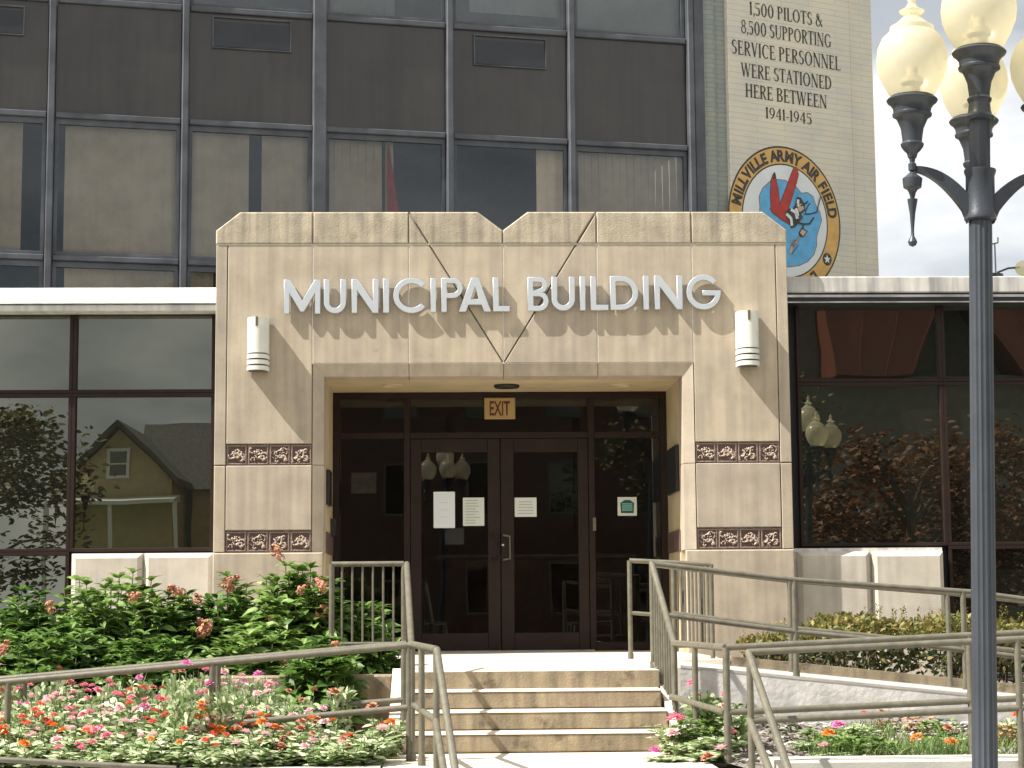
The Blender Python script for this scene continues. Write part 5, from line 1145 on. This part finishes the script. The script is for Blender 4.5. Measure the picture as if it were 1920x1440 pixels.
# clipped hedge on the right
for k,(x0,x1,top,lab) in enumerate(((2.12,3.35,.30,'first clipped yellow green hedge shrub right of the entrance pilaster'),(3.25,4.55,.27,'middle hedge shrub below the right window, beside the street lamp pole'),(4.5,6.0,.22,'right hand hedge shrub running out of the photograph'))):
    r_=random.Random(40+k); T=thing('hedge_shrub',lab,'hedge',((x0+x1)/2,-1.1,-.25),0,'clipped hedge shrubs beside the ramp'); LOCAL.add(T.name); vs=[];fs=[];vs2=[];fs2=[];hw=(x1-x0)/2
    for i in range(3600):
        x=r_.uniform(-hw,hw); y=r_.uniform(-.6,.5); z=r_.random()**.6*(top+.25)
        tp_=z>(top+.25)*.66
        if not tp_ and y>-.35 and r_.random()<.6: continue
        if tp_: z+=r_.uniform(0,.05)+.03*math.sin(x*7+k)
        if k==0: z*=.62+.38*min(1,(x+hw)/.9)
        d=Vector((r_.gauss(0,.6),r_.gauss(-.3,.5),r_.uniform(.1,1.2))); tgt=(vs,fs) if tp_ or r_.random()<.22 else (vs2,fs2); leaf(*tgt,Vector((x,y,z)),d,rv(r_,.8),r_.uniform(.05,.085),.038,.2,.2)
    for i in range(16):
        x=r_.uniform(-hw,hw); y=r_.uniform(-.5,.1); kk=(.62+.38*min(1,(x+hw)/.9)) if k==0 else 1
        for j in range(12):
            leaf(vs,fs,Vector((x,y,((top+.25)*kk)+j*.013)),Vector((r_.gauss(0,1),r_.gauss(0,1),.9)),Vector((0,0,1)),.038,.018,.2,.2)
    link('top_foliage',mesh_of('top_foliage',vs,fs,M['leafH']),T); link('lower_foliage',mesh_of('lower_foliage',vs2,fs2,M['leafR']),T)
    g=MB()
    for i in range(14): x=r_.uniform(-hw,hw); g.tube([(x,r_.uniform(-.3,.3),-.1),(x+r_.uniform(-.1,.1),r_.uniform(-.4,.3),top+.1)],.009,5,False)
    g.build('stem',M['bark'],T)
# ================================================================ across the street (seen mirrored in the glass)
def tree(x,y,h,r,lab,mt,seed,trunk=.3,nl=5200):
    r_=random.Random(seed); T=thing('tree',lab,'tree',(x,y,ST)); LOCAL.add(T.name); g=MB(); g.tube([(0,0,0),(.1,0,h*trunk),(.0,.1,h*.6),(.05,0,h*.9)],[.2,.16,.1,.03],8)
    cl_=[]
    for i in range(26):
        a=r_.uniform(0,2*PI); z=h*r_.uniform(.35,.98); q=r*math.sqrt(max(.05,1-((z/h-.62)/.42)**2))*r_.uniform(.5,1); c=Vector((q*math.cos(a),q*math.sin(a),z)); cl_.append((c,r*r_.uniform(.18,.34))); g.tube([(0.03,.03,z*.75),c*.6+Vector((0,0,z*.36)),c],[.06,.035,.012],5,False)
    g.build('trunk',M['bark'],T,smooth=True); vs=[];fs=[]
    for i in range(nl):
        c,q=r_.choice(cl_); p=c+Vector((r_.gauss(0,q*.6),r_.gauss(0,q*.6),r_.gauss(0,q*.5))); leaf(vs,fs,p,rv(r_,r_.uniform(-.5,.8)),rv(r_,1),r_.uniform(.14,.24),.12,.2,.2)
    link('crown',mesh_of('crown',vs,fs,mt),T)
M['leafT']=mat('tree_leaf',(.07,.09,.03),.6,col2=(.20,.15,.05),scale=3,island=.65); M['leafU']=mat('reddish_tree_leaf',(.07,.04,.02),.6,col2=(.24,.09,.03),scale=2,island=.4); leaf_translucent(M['leafT']); leaf_translucent(M['leafU'])
tree(-12.2,-27,6.6,2.6,'tree with yellowing leaves mirrored in the far left window',M['leafT'],1)
tree(9.3,-21,4.9,2.3,'reddish tree mirrored low in the right window',M['leafU'],2); tree(11.8,-24,5.2,2.6,'second reddish tree mirrored in the right window',M['leafU'],3)
tree(6.4,-30,10,2.4,'tall green tree mirrored at the left of the right window',M['leafT'],4)
M['yellow_siding']=mat('yellow_clapboard',(.50,.41,.22),.8,var=.1); M['roofgrey']=mat('grey_shingles',(.10,.095,.09),.9,var=.3,scale=8); M['trim']=mat('white_trim',(.75,.74,.70),.7); M['roofred']=mat('red_metal_roof',(.17,.05,.033),.5,var=.1); M['shopgrey']=mat('grey_stucco',(.17,.165,.15),.9,var=.15)
def mir(px,py,Y): # point in front of the facade whose mirror image in the wing glass falls on this pixel
    q=atY(px,py,2*(YW+.05)-Y); return q.x,q.z
YH=-55
T=thing('house','yellow clapboard house with a grey gable roof mirrored in the left window','house',(mir(225,1000,YH)[0],YH,ST)); HM=T
ax,az=mir(225,790,YH); lx,lz=mir(110,905,YH); rx_h,rz_h=mir(338,900,YH); ez=(lz+rz_h)/2
g=MB(); g.prism([(lx+.3,ST),(rx_h-.3,ST),(rx_h-.3,ez),(ax,az-.35),(lx+.3,ez)],YH,YH-8); g.build('wall',M['yellow_siding'],T)
g=MB()
for s,(xe,ze) in ((1,(rx_h,rz_h)),(-1,(lx,rz_h))):
    g.hexa([(ax,YH+.5,az-.25),(xe,YH+.5,ze-.25),(xe,YH-8.5,ze-.25),(ax,YH-8.5,az-.25),(ax,YH+.5,az),(xe,YH+.5,ze),(xe,YH-8.5,ze),(ax,YH-8.5,az)])
x2,z2=mir(420,870,YH-4); g.hexa([(ax,YH-3,ez-.2),(ax+9,YH-3,ez-.2),(ax+9,YH-9,ez-.2),(ax,YH-9,ez-.2),(ax,YH-6,az+.5),(ax+9,YH-6,az+.5),(ax+9,YH-6.1,az+.5),(ax,YH-6.1,az+.5)])
g.build('roof',M['roofgrey'],T)
wx0,wz0=mir(206,893,YH); wx1,wz1=mir(240,845,YH)
g=MB(); g.box(wx0-.12,wx1+.12,YH+.02,YH+.1,wz0-.12,wz0); g.box(wx0-.12,wx1+.12,YH+.02,YH+.1,wz1,wz1+.12); g.box(wx0-.12,wx0,YH+.02,YH+.1,wz0,wz1); g.box(wx1,wx1+.12,YH+.02,YH+.1,wz0,wz1); g.box(wx0,wx1,YH+.02,YH+.1,(wz0+wz1)/2-.03,(wz0+wz1)/2+.03); wfr=g.build('window',M['trim'],T)
g=MB(); g.box(wx0,wx1,YH+.01,YH+.05,wz0,wz1); g.build('pane',M['glassW'],wfr)
g=MB(); q0=mir(100,932,YH); q1=mir(340,905,YH); g.hexa([(q0[0],YH+.1,q0[1]-.25),(q1[0],YH+.1,q0[1]-.25),(q1[0],YH+1.6,q0[1]-.35),(q0[0],YH+1.6,q0[1]-.35),(q0[0],YH+.1,q0[1]),(q1[0],YH+.1,q0[1]),(q1[0],YH+1.6,q0[1]-.2),(q0[0],YH+1.6,q0[1]-.2)]); g.build('porch_roof',M['trim'],T)
for k in (0,.5,1):
    x=q0[0]+(q1[0]-q0[0])*k; g=MB(); g.box(x-.08,x+.08,YH+1.4,YH+1.5,ST,q0[1]-.3); g.build('porch_post',M['trim'],T)
g=MB(); g.box(ax+2.4,ax+9,YH-3.4,YH-8,ST,ez-.1); g.build('rear_wing',M['yellow_siding'],T)
YS=-44; T=thing('shop_building','grey stucco shop with a red metal mansard roof mirrored in the right windows','building',(14,YS,ST))
x0,_=mir(1540,700,YS); x1,_=mir(2250,700,YS); zr0=mir(1640,706,YS)[1]; zr1=mir(1640,545,YS)[1]
g=MB(); g.box(x0-1,x1,YS-14,YS,ST,zr0); g.box(x0-1,x1,YS-14,YS-2,zr0,zr1+3); g.build('wall',M['shopgrey'],T)
def mans(xa,xb,xc_,xd):
    g=MB(); g.hexa([(xa,YS+.6,zr0),(xb,YS+.6,zr0),(xb,YS-2,zr0),(xa,YS-2,zr0),(xc_,YS-.9,zr1+2),(xd,YS-.9,zr1+2),(xd,YS-2,zr1+2),(xc_,YS-2,zr1+2)])
    n=int((xb-xa)/.75)
    for i in range(n+1):
        u=i/n; xx=xa+(xb-xa)*u; xt=xc_+(xd-xc_)*u; g.tube([(xx,YS+.63,zr0),(xt,YS-.87,zr1+2)],.04,4)
    return g.build('roof',M['roofred'],T)
m0,_=mir(1560,700,YS); m1_,_=mir(1700,700,YS); mt0,_=mir(1540,560,YS); mt1,_=mir(1760,560,YS)
mans(m0,m1_,mt0,mt1+1.2); m2_,_=mir(1915,700,YS); m3_,_=mir(2100,700,YS); mans(m2_,m3_,m2_-3,m3_+1)
for k in range(4):
    xw=x0+1.5+k*4.2; g=MB(); g.box(xw,xw+2.6,YS+.01,YS+.08,ST+.6,ST+3); g.box(xw+.08,xw+2.52,YS+.081,YS+.09,ST+.68,ST+2.92) if False else None; o=g.build('shop_window',M['frame'],T); g=MB(); g.add([(xw+.1,YS+.09,ST+.7),(xw+2.5,YS+.09,ST+.7),(xw+2.5,YS+.09,ST+2.9),(xw+.1,YS+.09,ST+2.9)],[(0,1,2,3)]); g.build('pane',M['glassW'],o)
T=thing('brick_building','dark brick building across the street mirrored in the entrance doors','building',(0,-47,ST))
g=MB(); g.box(-7,x0-1.6,-60,-47,ST,11); g.build('wall',M['redbrick'],T); g=MB(); g.box(-7.2,x0-1.5,-60.2,-46.7,11,11.5); g.build('cornice',M['pale'] if 'pale' in M else M['stone_pale'],T)
for i in range(5):
    for j in range(3):
        xw=-6+i*3.0; zw=ST+1.2+j*3.6; g=MB(); g.box(xw,xw+1.3,-46.99,-46.93,zw,zw+2); o=g.build('window',M['shopgrey'],T); g=MB(); g.add([(xw+.1,-46.92,zw+.1),(xw+1.2,-46.92,zw+.1),(xw+1.2,-46.92,zw+1.9),(xw+.1,-46.92,zw+1.9)],[(0,1,2,3)]); g.build('pane',M['glassW'],o)
